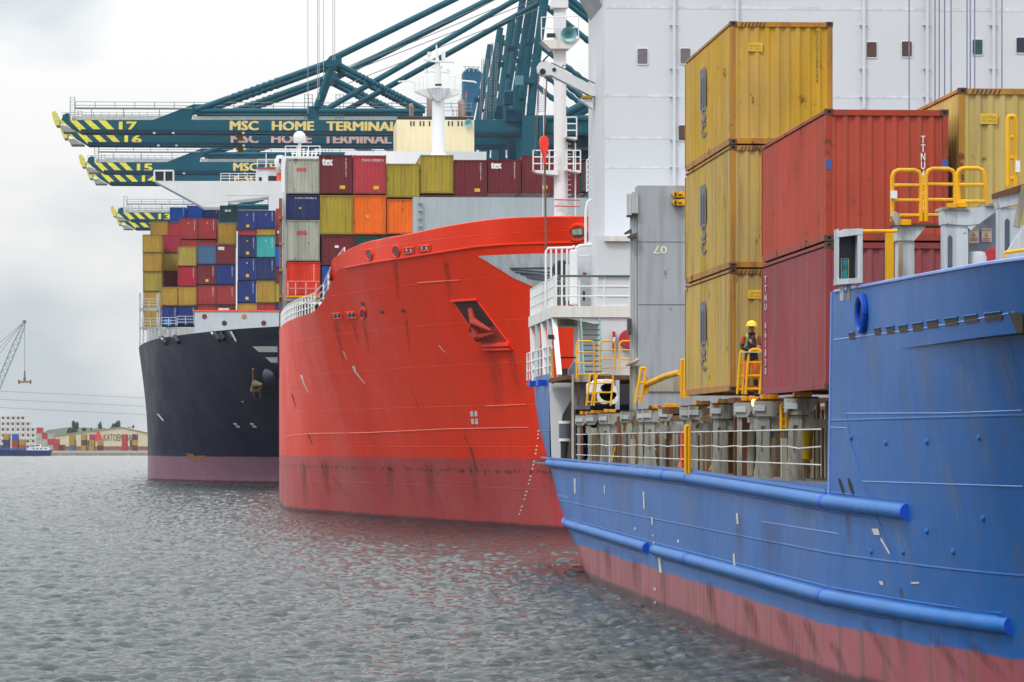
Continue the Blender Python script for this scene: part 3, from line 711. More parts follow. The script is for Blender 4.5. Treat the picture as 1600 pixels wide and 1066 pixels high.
# anchor pocket flush with the hull; its dark patch paints the hollow's shade
mb = MB(); hquad(mb, rhit, ((708,470.5),(745,468.5),(776,510),(737,512)), 6, 6, .03); mb.build('anchor_pocket', plain('pocket_shade', (.035,.012,.010), .8), red)
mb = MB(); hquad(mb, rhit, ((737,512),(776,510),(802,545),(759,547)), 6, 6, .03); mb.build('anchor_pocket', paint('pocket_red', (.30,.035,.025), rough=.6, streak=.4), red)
mb = MB(); hline(mb, rhit, [(708,470.5),(745,468.5),(802,545),(759,547),(708,470.5)], .035, .02, dens=8); hline(mb, rhit, [(706,470.5),(747,468)], .07, .04); hline(mb, rhit, [(759,540),(799,538)], .14, .08); hline(mb, rhit, [(759,546),(800,545)], .12, .06); mb.build('pocket_rim', redpaint, red, smooth=True)
a = rhit(752,497,.45); anc = empty('anchor', a, None, None); del anc
mb = MB()
P = [rhit(742,480,.3), rhit(752,500,.5), rhit(760,522,.5)]; mb.tube(P, [.12,.2,.28], 10)
for s_ in ((744,512,770,508),): mb.tube([rhit(742,515,.35), rhit(757,498,.65), rhit(776,514,.35)], [.06,.22,.06], 10)
mb.tube([rhit(742,517,.3), rhit(759,524,.5), rhit(778,519,.3)], [.06,.24,.06], 10)
mb.build('anchor', paint('anchor_red', (.42,.045,.03), rough=.7, rust=.5), red, smooth=True)
# grey bow emblem with wave lines
greyb = paint('bow_grey', lin(176,182,186), rough=.45, streak=.3)
mb = MB()
top = [(748,400),(775,398.5),(802,397.5),(830,396.5),(858,396),(900,395.5)]; bot = [(748,400.6),(775,417),(802,434),(830,446.5),(858,458),(900,472)]
for (a, b), (c, d) in zip(zip(top, top[1:]), zip(bot, bot[1:])): hquad(mb, rbh, (a, b, d, c), 4, 8, .03)
mb.build('bow_emblem', greyb, red)
mb = MB()
for k, (x0, y0, x1, y1) in enumerate(((798,419,900,418),(800,421,900,427),(806,425,900,433),(814,428,900,439),(824,433,900,444))): hline(mb, rbh, [(x0,y0),((x0+x1)/2,(y0+y1)/2+(.8 if k else 0)),(x1,y1)], .035, .05)
mb.build('emblem_line', plain('emblem_navy', (.04,.05,.09)), red)
# bow thruster mark, tug marks, draught marks
wm_ = plain('hull_white', (.62,.60,.58))
mb = MB()
for dx, dy, sx, sy in ((-2.5,-6,1,1),(4,-6,1,-1),(-1,6,-1,1),(5,6,-1,-1)):
    hquad(mb, rhit, ((740+dx-2.5,652.5+dy-4),(740+dx+2,652.5+dy-4.5),(740+dx+3,652.5+dy+4),(740+dx-1.5,652.5+dy+4.5)), 2, 2, .025)
mb.build('bow_thruster_mark', wm_, red)
for (x0,y0,x1,y1,w) in ((536,549,542,562,2),(550,572,556,584,5),(556,583,570,600,3.2),(469,586,474,597,4),(473,597,482,614,2.2),(685,540,696,551,2)):
    mb = MB(); hquad(mb, rhit, ((x0,y0),(x0+w,y0),(x1+w*.4,y1),(x1,y1)), 2, 4, .02); mb.build('tug_mark', wm_, red)
mb = MB()
for i in range(24):
    t_ = i/23; x = 841-6*t_-26*t_**1.6; y = 672+136*t_
    if i % 4 != 3: hquad(mb, rhit, ((x,y),(x+2.6,y),(x+2,y+2.4),(x-.6,y+2.4)), 1, 1, .02)
mb.build('draught_mark', wm_, red)
mb = MB()
for (x0,y0,x1,y1,w) in ((724,680,735,700,1.5),(733,698,744,735,4),(455,616,462,636,3),(479,677,488,696,4),(520,745,546,780,1.2),(453,608,470,604,2),(655,640,640,600,.8)):
    hquad(mb, rhit, ((x0,y0),(x0+w,y0),(x1+w*.3,y1),(x1,y1)), 2, 5, .015)
mb.build('scrape', paint('scrape_rust', (.26,.05,.03), rough=.9, rust=.6), red)
st_r = stain('rust_stain', (.16,.05,.02), .75); st_d = stain('grime_stain', (.07,.05,.045), .5)
for (x0,y0,x1,y1,w) in ((520,500,536,575,5),(548,499,560,545,4),(566,500,576,560,4),(630,490,640,560,4),(760,548,772,650,16),(790,548,806,620,9),(690,400,700,470,7),(612,404,620,470,6),(840,700,848,790,14),(855,700,862,810,9),(600,718,606,790,10),(500,715,510,780,8),(660,716,668,800,12),(730,714,742,800,10),(468,720,474,790,7)):
    w *= 1.7; film('stain', rbh, ((x0,y0),(x0+w,y0),(x1+w*.7,y1),(x1,y1)), st_r if w < 15 else st_d, red, .03)
# rail aft of the bulwark
def railing(mb, pts, h, r=.03, every=1.4, rails=3, top=None):
    "pts: polyline of deck-edge points"
    P = [Vector(p) for p in pts]
    for k in range(1, rails+1): mb.tube([p + Vector((0,0,h*k/rails)) for p in P], r if k < rails or not top else top, 6)
    for a, b in zip(P, P[1:]):
        n = max(1, round((b-a).length/every))
        for i in range(n): p = a.lerp(b, i/n); mb.tube([p, p+Vector((0,0,h))], r*1.15, 6)
    mb.tube([P[-1], P[-1]+Vector((0,0,h))], r*1.15, 6)
rp = [p for p in Tn if 209 < p.y < 300]; rp = rp[::3]
mb = MB(); railing(mb, [p + Vector((.12,0,0)) for p in rp], 1.15, .04, 2.2, 3); mb.build('railing', white_p, red, smooth=True)
# grey breakwater wall, left half of the forecastle
mb = MB(); Yb = 236; a = PY(651,308,Yb); b = PY(866,308,Yb)
mb.box((a.x, Yb, 12), (35.6-a.x, Yb+.3, a.z)); mb.tube([(a.x,Yb+.1,12),(a.x,Yb+.1,a.z)], .25, 8)
mb.build('breakwater', paint('breakwater_grey', lin(160,172,178), rough=.6, var=.06, streak=.12), red)
for k in range(4): mb = MB(); y_ = 316 + k*12; mb.fbox(655,y_,660,y_+1.5,Yb-.35,.3); mb.build('rung', steel, red)
# lashing bridge end post, left of the stacks
mb = MB(); mb.fbox(436,310,441,590,266.5,.5); mb.build('cell_guide', paint('guide_rust', (.20,.10,.06), rough=.9, rust=.7, var=.4), red)
mb = MB(); mb.fbox(441.5,300,446.5,500,267,.5); mb.build('cell_guide', steel_l, red)
for y_ in range(338, 560, 41):
    mb = MB(); mb.fbox(436,y_,443,y_+4,266.2,.25); mb.build('lashing_bracket', paint('lashing_ochre', (.30,.17,.08), rough=.9, rust=.8), red)
# platform below the scarlet container
mb = MB(); mb.fbox(447,462,500,465,264,1.5); mb.build('platform', yellow_s, red)
mb = MB(); mb.fbox(447,466,500,470,264.1,1.2); mb.fbox(448,470,462,505,264.3,1.5); mb.fbox(486,476,492,505,264.3,1); mb.build('platform_support', steel_d, red)
mb = MB(); mb.fbox(463,473,484,475,264,.3); mb.build('platform_beam', yellow_s, red)
mb = MB(); mb.fbox(462,475,498,510,265.5,.3); mb.build('recess_shade', plain('shade_black', (.015,.015,.018)), red)  # near-black panel stands in for the shade under the platform
mb = MB()
for x in (449,461,477,493): mb.fbox(x,442,x+1.8,462,263.9,.1)
mb.fbox(449,439,500,440,263.9,.1); mb.fbox(449,450,498,451,263.9,.1); mb.build('platform_railing', plain('pink_white_rail', (.62,.35,.32)), red)
# foremast with horn and platforms
fm = empty('foremast', (17.2, 213, 12.2), 'tall white foremast with teal horn standing behind the red bulwark', 'mast')
Ym = 213
mb = MB(); a = PY(875,345,Ym); t_ = PY(875,-40,Ym); mb.tube([(a.x,Ym,12),(a.x,Ym,t_.z)], [.36,.36], 20); mb.fbox(866.5,20,884,120,Ym-.45,.8); mb.build('pole', white_p, fm, smooth=True)
mb = MB(); mb.fpoly([(846,63),(907,60),(890,76),(860,76)], Ym-.9, 1.6); mb.build('platform', white_r, fm)
mb = MB(); railing(mb, [PY(846,62,Ym-.9), PY(875,62,Ym-.9), PY(904,60,Ym-.9)], 1.3, .03, .8, 2); mb.build('railing', white_p, fm, smooth=True)
mb = MB(); c = PY(889,54,Ym-1); mb.lathe(c, [(.12,1.2),(.14,.6),(.22,.3),(.36,.1),(.47,0),(.42,.02),(.25,.25),(.10,.5)], 24, (0,1,0)); mb.build('horn', teal_l, fm, smooth=True)
mb = MB(); mb.fbox(855,52,868,58,Ym-.8,.4); mb.build('lamp_box', dark, fm)
mb = MB(); mb.fbox(862,0,888,12,Ym-.6,1.0); mb.fbox(864,-10,886,-2,Ym-.5,.9); mb.build('crosshead', white_p, fm)
for (x0,x1,yp) in ((832,872,272),(884,908,272),(884,902,220)):
    mb = MB(); mb.fpoly([(x0,yp-6),(x1,yp-6),(x1,yp+2),(x0+8 if x0<870 else x1,yp-2),], Ym-.6, 1.0); mb.build('platform', white_p, fm)
    mb = MB(); railing(mb, [PY(x0+1,yp-6,Ym-.6), PY(x1-1,yp-6,Ym-.6)], 1.15, .035, .5, 3); mb.build('railing', white_p, fm, smooth=True)
mb = MB(); 
for x in (886,899): mb.ftube([(x,222),(x,345)], Ym+.3, .04)
for y_ in range(225,345,8): mb.ftube([(886,y_),(892,y_)], Ym+.3, .025)
mb.ftube([(850,120),(848,345)], Ym+.2, .02); mb.build('ladder', white_p, fm, smooth=True)
mb = MB()
for y_ in (312,322): mb.ftube([(866,y_),(906,y_+1)], Ym-.5, .035)
mb.build('red_rail', plain('rail_red', (.5,.05,.04)), fm)
# bridge mast and funnel of the red ship
rm = empty('radar_mast', (17.8, 352, 32), 'slender white radar mast with wing platforms in front of the beige funnel', 'mast')
Y = 352
mb = MB(); mb.tube([PY(685,244,Y), PY(685,238,Y), PY(685,158,Y)], [.85,.62,.62], 24); mb.build('pole', white_p, rm, smooth=True)
mb = MB(); mb.fpoly([(668,138),(702,138),(694,152),(688,158),(682,158),(676,152)], Y-1, 2.2); mb.build('hub', steel_l, rm)
for q in ([(648,142),(670,138),(676,152),(668,151)], [(702,138),(722,140),(718,146),(692,155)]): mb = MB(); mb.fpoly(q, Y-.5, 1.6); mb.build('wing_platform', white_p, rm)
mb = MB(); railing(mb, [PY(648,142,Y-.6), PY(668,138,Y-.6)], 1.2, .03, .5, 2); railing(mb, [PY(702,138,Y-.6), PY(721,141,Y-.6)], 1.2, .03, .5, 2)
mb.ftube([(622,128),(640,126),(648,130)], Y, .07); mb.ftube([(648,142),(648,128)], Y, .06); mb.ftube([(716,140),(722,126),(742,128),(744,130)], Y, .08); mb.ftube([(705,138),(721,128)], Y, .05); mb.build('railing', white_p, rm, smooth=True)
mb = MB(); mb.tube([PY(684,138,Y), PY(684,110,Y), PY(683,90,Y), PY(682,70,Y)], [.42,.3,.15,.06], 12); mb.build('topmast', white_p, rm, smooth=True)
mb = MB(); mb.fpoly([(662,92),(680,94),(710,96),(710,98),(680,97),(662,94)], Y-.3, .6); mb.ftube([(668,112),(700,113)], Y, .08); mb.ftube([(674,105),(692,105)], Y, .10); mb.ftube([(670,82),(670,94)], Y, .06); mb.fbox(668,81,674,87,Y-.2,.4); mb.fbox(690,81,696,93,Y-.2,.4); mb.ftube([(666,108),(666,116)], Y,.15); mb.ftube([(700,108),(700,116)],Y,.15); mb.build('radar', white_p, rm, smooth=True)
mb = MB(); mb.fbox(680,131,690,134,Y-1.15,.3); mb.build('lamp_slot', dark, rm)
fu = empty('funnel_house', (17.5, 366, 12.6), 'beige funnel block with a row of dark vents and exhaust pipes', 'funnel')
beige = paint('funnel_beige', lin(222,208,172), rough=.6, var=.05, streak=.1); Y = 366
mb = MB(); mb.fbox(620,187,741,330,Y,9); mb.build('casing', beige, fu)
for x in (641,645.6,655.6,661,670,700,705.6,715,720.6):
    mb = MB(); mb.fbox(x,189.5,x+2.2,197,Y-.04,.1); mb.build('vent', dark, fu)
mb = MB(); mb.fbox(621,182,740,187,Y+.6,8); mb.build('top_plate', dark, fu)
mb = MB(); c = PY(732,192.5,Y-.4); mb.lathe(c, [(.1,.35),(.25,.2),(.42,0),(.38,0),(.16,.2),(.08,.3)], 20, (0,1,0)); mb.build('horn', teal_l, fu, smooth=True)
sooty = paint('sooty_pipe', lin(150,130,122), rough=.8, streak=.7)
for x, y0, w in ((643,164,7),(674,152,15),(721,160,11)):
    mb = MB(); mb.tube([PY(x,184,Y+4), PY(x,y0+4,Y+4), PY(x-.8,y0,Y+4.3)], w*.5*Y/F, 16); mb.build('exhaust_pipe', sooty, fu, smooth=True)
# accommodation of the red ship behind its boxes
mb = MB(); mb.fbox(540,236,760,420,356,8); mb.build('accommodation', white_p, red)
mb = MB(); mb.fbox(440,244,505,420,345,6); mb.build('bridge_wing', white_p, red)
# ------------------------------------------------------------ black ship
bkm = hull_paint('black_hull_paint', lin(13,18,48), lin(132,92,112), 3.0, spec=.10, rough=.42, fade=.05, scr=.05, lowstreak=.15, seam=(3.1, 9), soft=.05)
KW = [(-13.4,620),(-13.4,480),(-13.2,447),(-12.3,436),(-9,424.5),(-4,412),(2.5,400),(5.5,395),(7.5,393)]
KT = [(-14.9,620,16.4),(-14.9,500,16.4),(-14.8,464,16.4),(-13.6,440,16.4),(-11.2,420,16.5),(-7.1,404,16.6),(-2,387,16.6),(2.3,374.5,16.5),(5,367,16.5),(7.5,363,16.5)]
kr = loft(KW, KT, n=130, m=36, g=1.25); khit = decalkit(kr)
blk = empty('container_ship', (7.5, 470, 0), 'black hulled container ship furthest left with mauve boot topping', 'ship')
mb = MB(); mb.grid(kr); mb.build('hull', bkm, blk, smooth=60)
mb = MB(); mb.grid(mirror(kr, 7.5)); mb.build('hull', bkm, blk, smooth=60)
KTn = resample(KT, 130)
deck(at_z(kr, 15.6), 7.5, 15.6, 'deck', blk, deck_grey)
mb = MB(); mb.box((-14,A_-.4,15.6),(29,600,PY(300,512,A_).z)); mb.build('hatch_coaming', steel, blk)
# breakwater with portholes and orange top rail
Yw = 424
mb = MB(); mb.fpoly([(304,487),(450,487),(450,530),(304,530)], Yw, .5); mb.box((PY(450,487,Yw).x,Yw,15),(22,Yw+.5,PY(0,487,Yw).z)); mb.build('breakwater', paint('breakwater_pale', lin(186,192,198), rough=.5, var=.06, streak=.08), blk)
mb = MB(); mb.fbox(303,484.5,452,487,Yw-.1,.7); mb.build('breakwater_rail', plain('orange_rail', lin(235,85,45)), blk)
for (x, y_, c_) in ((319.6,494.8,(.16,.03,.05)),(381.5,494.8,(.35,.22,.07)),(350.6,505,(.05,.02,.03)),(412,505,(.10,.02,.04))):
    mb = MB(); c = PY(x,y_,Yw-.04); mb.lathe(c, [(.30,0),(.30,.05)], 18, (0,1,0)); mb.build('porthole', plain('port_%d' % int(x), c_), blk)
# left side framework
mb = MB()
for x in (217.5,223,244.5,248): mb.fbox(x,458,x+2.4,545,463.5,.4)
mb.fbox(217,481,249,486,463.4,.6); mb.fbox(217,511,304,514,463.4,.6)
for x in (256,268,282,296,302): mb.fbox(x,514,x+3.5,528,463.4,.5)
mb.fpoly([(247,514),(258,514),(252,528),(247,524)], 463.2,.3)
mb.build('lashing_frame', steel, blk)
mb = MB(); railing(mb, [PY(219,481,463), PY(247,481,463)], 1.1, .035, 1.1, 3); railing(mb, [PY(222,511,463), PY(248,511,463)], 1.1, .035, 1.1, 3); railing(mb, [PY(252,510,462), PY(275,510,462)], 1.1, .035, 1, 3); railing(mb, [PY(277,508,462), PY(303,508,462)], 1.1, .035, 1, 3); railing(mb, [PY(218,542,462.5), PY(232,540,462.5)], 1.3,.03,.5,3); mb.build('railing', steel_l, blk, smooth=True)
mb = MB(); mb.fbox(257,499,268,508,463.1,.3); mb.build('tank', plain('tank_blue', lin(60,130,190)), blk)
for q in ((254,524,261,537),(273,522,281,535),(337,519,345,531),(346,519,352,530),(359,517,366,528)):
    mb = MB(); hline(mb, khit, [(q[0],q[1]+2),(q[2],q[3])], .3, .1); mb.build('fairlead', black_r, blk, smooth=True)
for q in ((251,522,258,530),(270,521,277,529),(334,517.5,339,523),(364,515,372,532)): mb = MB(); hline(mb, khit, [(q[0],q[1]+2),(q[2],q[3])], .12, .25); mb.build('fairlead_lip', steel_l, blk, smooth=True)
mb = MB(); hquad(mb, khit, ((395,541),(434,541),(434,550),(405,550)), 4,2,.04); hquad(mb, khit, ((415,558),(434,558),(434,566.5),(424,566.5)), 3,2,.04); mb.build('bow_stripe', plain('stripe_white', (.66,.68,.70)), blk)
# anchor with its bolster
mb = MB(); c = khit(424,588,0); mb.lathe(c + Vector((0,.5,0)), [(1.1,0),(1.0,-.9),(.6,-1.4)], 18, (-.5,.8,-.1)); mb.build('hawse_pipe', plain('bolster_navy', (.022,.028,.05), .4), blk, smooth=True)
an = empty('anchor', khit(409,600,.5), None, None); bpy.data.objects.remove(an)
mb = MB(); mb.tube([khit(401.5,573,.5), khit(405,590,.7), khit(408,600,.9)], [.12,.2,.4], 8); mb.tube([khit(403,597,.7), khit(410,592,1.), khit(418,596,.7)], [.15,.4,.15], 8)
mb.tube([khit(405,599,.8), khit(407,618,.6)], [.32,.22], 6); mb.tube([khit(416,598,.8), khit(415,615,.6)], [.3,.2], 6); mb.tube([khit(403,604,.8), khit(418,603,.8)], .25, 6); mb.build('anchor', paint('anchor_steel', (.20,.15,.10), rough=.9, rust=.7), blk, smooth=True)
mb = MB()
for q in (((245,646.5),(248,646.5),(256.5,657),(254.5,658)), ((364.5,661),(370,661),(371,664),(366,664)), ((368,665),(374,665),(375.5,668),(370,668)), ((390.5,661),(396,661),(397,664),(392,664)), ((394,665),(400,665),(401.5,668),(396,668)), ((377,627),(381,627),(381,628.5),(378,628.5))): hquad(mb, khit, q, 2,2,.03)
mb.build('thruster_mark', wm_, blk)
mb = MB(); hquad(mb, khit, ((290,708),(302,710),(309,722),(303,722)),3,3,.02); hquad(mb, khit, ((308,712),(322,712),(318,720),(312,718)),3,3,.02); mb.build('rust_patch', paint('rust_patch', (.30,.12,.05), rough=.9, rust=.6), blk)
# bridge of the black ship
Y = 533
br = empty('ship_bridge', (-3, Y, 16), 'white ship bridge with long tapering wing above the blue containers', 'ship bridge')
mb = MB(); mb.fpoly([(241,283),(440,283.5),(440,296),(354,304),(350,306),(312,306),(241,300)], Y, 5)
mb.v = []; mb.f = []; mb.m = []
mb.fpoly([(242,283),(446,283),(446,304.5),(310,319.5)], Y, 6); mb.fpoly([(310,319.5),(354,315),(354,324),(318,324)], Y+.01, 6); mb.fbox(420,304,446,330,Y+.02,6); mb.build('wing', white_p, br)
mb = MB(); mb.fpoly([(354,304),(356,304),(356,324),(354,324)], Y-.05, 5.9); mb.fbox(354,303.8,420,305,Y-.05,5.9); mb.build('window_frame', white_p, br)
mb = MB(); mb.fbox(400,264,447,295,Y+1,6); mb.build('wheelhouse', paint('bridge_grey', lin(206,210,216), rough=.5), br)
mb = MB(); mb.fbox(402,261,430,264,Y+.8,6.4); mb.build('red_trim', plain('trim_red', (.45,.04,.05)), br)
mb = MB(); mb.fbox(404.5,277,409,283,Y+.93,.1); mb.fbox(419,275,432,283,Y+.93,.1); mb.build('window', glass_d, br)
mb = MB(); mb.fbox(432,270,446,282,Y+.6,.5); mb.build('orange_panel', plain('panel_orange', lin(250,95,50)), br)
mb = MB()
for (a_, b_) in (((241,267),(271,267)),((241,267),(241,283)),((271,267),(271,283)),((257,267),(257,283))): mb.tube([PY(*a_,Y),PY(*b_,Y)], .12, 6)
mb.build('wing_cab', white_p, br); mb = MB(); mb.fbox(243,269,269,282,Y+.6,.1); mb.build('window', glass_d, br)
mb = MB(); railing(mb, [PY(345,283,Y+.2), PY(400,283,Y+.2)], 1.1, .05, 1.2, 3); railing(mb, [PY(402,262,Y+1), PY(446,262,Y+1)], 1.2, .05, 1.5, 2); mb.tube([PY(415,262,Y), PY(416,240,Y)], .07, 6); mb.tube([PY(440,262,Y), PY(432,248,Y)], .10, 6); mb.build('railing', white_p, br, smooth=True)
mb = MB(); mb.lathe(PY(438,252,Y), [(0,-1.0),(.8,-.9),(.9,0),(.5,.8),(0,.9)], 14, (0,0,1)); mb.build('searchlight', white_p, br, smooth=True)
mb = MB(); mb.fbox(436,248,441,254,Y-1.4,.6); mb.build('searchlight_glass', dark, br)
# domed antenna on the red ship's bridge wing
rd = empty('radome', PY(468,245,347), 'white satellite dome on a short post above the pale grey container', 'satellite dome'); Y = 347
mb = MB(); c = PY(468,223,Y); q = 9.8*Y/F; mb.lathe(c, [(q*.93,0),(q,.08),(q,.5)]+[(q*math.cos(a), .5+q*math.sin(a)) for a in [i*math.pi/2/8 for i in range(1,9)]], 28); mb.build('dome', white_p, rd, smooth=True)
mb = MB(); mb.tube([PY(468,223,Y), PY(468,246,Y)], .16, 10); mb.build('post', white_r, rd, smooth=True)
mb = MB()
for x in (457,463,474,480,487,493): mb.ftube([(x,246),(x+1,232+abs(x-475)/4)], 346, .07); mb.ftube([(x-2,240),(x+4,240)], 346, .06)
railing(mb, [PY(446,245,346), PY(500,245,346)], 1.0, .04, 1.2, 2); mb.build('bridge_rail', white_p, red, smooth=True)
# ------------------------------------------------------------ blue ship
bhm = hull_paint('blue_hull_paint', lin(14,96,172), lin(162,80,92), 1.18, spec=.24, dent=.2, rough=.40, fade=.30, scr=1.0, lowstreak=1.3, seam=(2.55, 6.1), soft=.03)
bluep = paint('blue_fittings', lin(26,106,182), rough=.38, streak=.15); blued = paint('blue_clamp', lin(20,75,185), rough=.4)
BX = 11.0; BC = 22.2
# side profile aft of the forecastle (y, z top)
stern = [(150.2,7.25),(149.2,6.2),(147.0,5.2),(142.6,3.96),(137.5,2.4),(134.0,1.6),(129.0,.7),(125.5,0),(119,-1.6)]
def stern_y(z):
    for (ya, za), (yb, zb_) in zip(stern, stern[1:]):
        if zb_ <= z <= za: return ya + (yb-ya)*(z-za)/(zb_-za)
    return stern[-1][0] if z < 0 else stern[0][0]
def bow_x(y, z):
    "half-breadth line of the fore body: straight side, then rounding in; low waterlines round in sooner"
    w = min(1, max(0, z/7.5))**1.1
    W_ = [(11,200),(11,76),(11.25,66.5),(11.95,61),(13.2,56.5),(15,52.5),(17.5,49.5),(20,48),(22.2,47.5)]
    T_ = [(11,200),(11,64),(11,58),(11.05,54),(11.5,50),(12.6,46),(14.8,41.5),(18,37.5),(22.2,35)]
    return W_, T_, w
W_, T_, _ = bow_x(0, 0)
zt_bow = lambda y: 7.56 - (70-y)*.014 if y < 71 else 7.56
SG = 3.88
YB = PX(1293,770,11).y; YT = PX(1300,458,11).y
Wp = resample([(11,YB,0)] + [(x,y,0) for x,y in W_[2:]], 120); Tp_ = resample([(11,YT,0)] + [(x,y,0) for x,y in T_[1:]], 120)
rows = []
for j in range(45):
    f = j/44; row = []
    for a, b in zip(Wp, Tp_):
        zt = 7.56 - .20*min(1.2, max(0, (YT-b.y)/18))
        z = -1.6 + (zt+1.6)*f; w = min(1, max(0, z/7.5))**1.5
        row.append(Vector((a.x+(b.x-a.x)*w, a.y+(b.y-a.y)*w, z)))
    rows.append(row)
# forecastle break: aft of it the side only rises to the gunwale
blue = empty('coaster', (BC, 90, 0), 'blue hulled cargo ship nearest the camera with stacked yellow and red containers', 'ship')
fore = rows
mb = MB(); mb.grid(fore)
# mid and aft side, from the break to the stern
zs = [-1.6, -.8, 0, .4, .8, 1.2, 1.6, 2.1, 2.6, 3.1, 3.5, SG]
def side_row(z, n=90):
    y1 = stern_y(z); out = []
    for i in range(n+1):
        w0 = min(1, max(0, z/7.5))**1.5; y0 = YB + (YT-YB)*w0 - .4; y = y0 + (y1-y0)*i/n; t = max(0, (y-(y1-9))/9); out.append(Vector((BX + .55*t**2.5 + (.05 if i < 1 else 0), y, z)))
    return out
mid = [side_row(z) for z in zs]; mb.grid(mid)
# raised quarter aft
q0 = 136.6
quarter = [[Vector((BX + .55*max(0,(y-(stern_y(z)-9))/9)**2.5, y, z)) for y in [q0 + (stern_y(z)-q0)*i/10 for i in range(11)]] for z in (SG, 4.4, 5.0, 5.6, 6.2, 6.8, 7.25)]
mb.grid(quarter)
# transom
tr = [[Vector((BX+.55, stern_y(z), z)), Vector((2*BC-BX-.55, stern_y(z), z))] for z in zs[:-1] + [SG, 5, 6, 7.25]]
mb.grid(tr); mb.build('hull', bhm, blue, smooth=60)
mb2 = MB(); mb2.grid(mirror(fore, BC)); mb2.grid(mirror(mid, BC)); mb2.grid(mirror(quarter, BC)); mb2.build('hull', bhm, blue, smooth=60)
bh_f = decalkit(fore); bh_m = decalkit(mid)
def bhit2(px, py, off=.02): return bh_f(px, py, off) or bh_m(px, py, off)
mb = MB(); mb.box((BX+.05, YB, SG-.06), (2*BC-BX-.05, 146, SG-.01)); mb.build('deck', deck_grey, blue)
mb = MB(); mb.add([(p.x+.1, min(p.y,YB), 6.3) for p in Tp_] + [(2*BC-p.x-.1, min(p.y,YB), 6.3) for p in reversed(Tp_)], [tuple(range(240))]); mb.build('deck', deck_grey, blue)
mb = MB(); mb.box((BX+.1, q0, 7.0), (2*BC-BX-.1, 149.8, 7.1)); mb.build('deck', deck_grey, blue)
mb = MB(); mb.box((BX+.04, YT-.5, SG), (2*BC-BX-.04, YT-.4, 7.0)); mb.build('bulkhead', bluep, blue)
# bulwark cap
mb = MB(); mb.tube([p + Vector((0,0,.0)) for p in fore[-1][1:]], .035, 6); mb.tube([fore[j][0] for j in range(25,45)], .03, 6); mb.build('bulwark_cap', paint('cap_pale', lin(120,150,215), rough=.4), blue, smooth=True)
# rubbing strakes: half-round pipes along the side, in lengths
def strake(y0, y1, zf, r, capcol=True, name='rubbing_strake'):
    mb = MB(); n = 40; pts = []
    for i in range(n+1):
        y = y0 + (y1-y0)*i/n; z = zf(y); 
        # follow the hull side
        xx = BX
        if y < 70:
            best = min((abs(p.y-y), p.x) for p in fore[int(44*(z+1.6)/9.16)]); xx = best[1]
        t = max(0, (y-(stern_y(z)-9))/9); xx += .55*t**2.5
        pts.append(Vector((xx - .01, y, z)))
    mb.tube(pts, r, 16); o = mb.build(name, bluep, blue, smooth=True)
    mb = MB(); a = pts[0]; mb.tube([a + Vector((0,-.03,0)), a + Vector((.0,.3,0))], r*1.04, 16); mb.build('end_cap', blued, o, smooth=True); mb = MB(); a = pts[-1]; mb.tube([a - Vector((0,.12,0)), a + Vector((0,.02,0))], r*1.03, 16); mb.build('end_cap', blued, o, smooth=True)
    return pts
zu = lambda y: 3.52 + (3.92-3.52)*min(1,(max(y,63)-63)/40) ; 
zu = lambda y: 3.47 + .30*min(1, max(0,(y-63)/30)) + .12*max(0,(y-93)/50)
zl_ = lambda y: 1.70 - .0*y + .0028*max(0, y-100)
for a, b in ((63.0,69.8),(69.8,92.2),(92.2,97.4),(97.4,133.5),(133.5,141.6)): strake(a, b, zu, .148)
for a, b in ((58.6,70),(70,92.3),(92.3,100.2),(102.0,129),(129,135.2)): strake(a, b, zl_, .155)
for zf_, r_, y0_, y1_ in ((zu,.148,63.2,140.6),(zl_,.155,58.8,133)):
    for s_ in (-1, 1):
        mb = MB(); P = []
        for i in range(60):
            y = y0_ + (y1_-y0_)*i/59; z = zf_(y) + s_*(r_+.045); p_ = min(fore[int(44*(z+1.6)/9.0)], key=lambda q: abs(q.y-y)).x if y < 69 else BX; P.append((p_ + .55*max(0,(y-(stern_y(z)-9))/9)**2.5, y, z))
        mb.tube(P, .016, 5); mb.build('strake_weld', bluep, blue, smooth=True)
mb = MB() # flat plate above the strake
for a, b, z_, in ((70,140.6,zu),): 
    P = [[Vector((BX-.02-(.0), y, z_(y)+.17)), Vector((BX-.012, y, z_(y)+.24))] for y in np.linspace(a, b, 60)]
    mb.grid(P)
mb.build('strake_flange', bluep, blue)
mb = MB() # freeing ports under the bulwark
for (x, y_, w, h_) in ((1331,526,9,10),(1371,519,10,10),(1391,517,12,11),(1411,515,13,11),(1434,512,16,12),(1457,508,17,12),(1486.5,504,20,12),(1517,500,21,12),(1552,496.5,27,13)):
    mb = MB(); s_ = -.13*w
    hquad(mb, bhit2, ((x-w/2,y_-h_/2),(x+w/2,y_-h_/2+s_),(x+w/2+2,y_+h_/2+s_),(x-w/2+2,y_+h_/2)), 3, 3, .012); mb.build('freeing_port', plain('port_brown', (.055,.045,.038), .9), blue)
    mb = MB(); hline(mb, bhit2, [(x-w/2,y_-h_/2-.5),(x+w/2,y_-h_/2+s_-.5)], .012, .015, dens=2); mb.build('port_lip', bluep, blue)
mb = MB(); hline(mb, bhit2, [(1303,531),(1440,513.5),(1585,488)], .013, .0, dens=14); mb.build('weld_bead', paint('blue_bead', lin(130,160,225), rough=.35), blue, smooth=True)
bead = _mc['blue_bead']
for L in ([(1321,646),(1480,645.5),(1598,641)], [(1347,752),(1470,756),(1598,760)], [(1292,667),(1323,669)], [(1190,815),(1310,834)], [(829,659),(871,659.5)], [(860,770),(888,778)]):
    mb = MB(); hline(mb, bhit2, L, .009, .004, dens=10); mb.build('weld_bead', bead, blue, smooth=True)
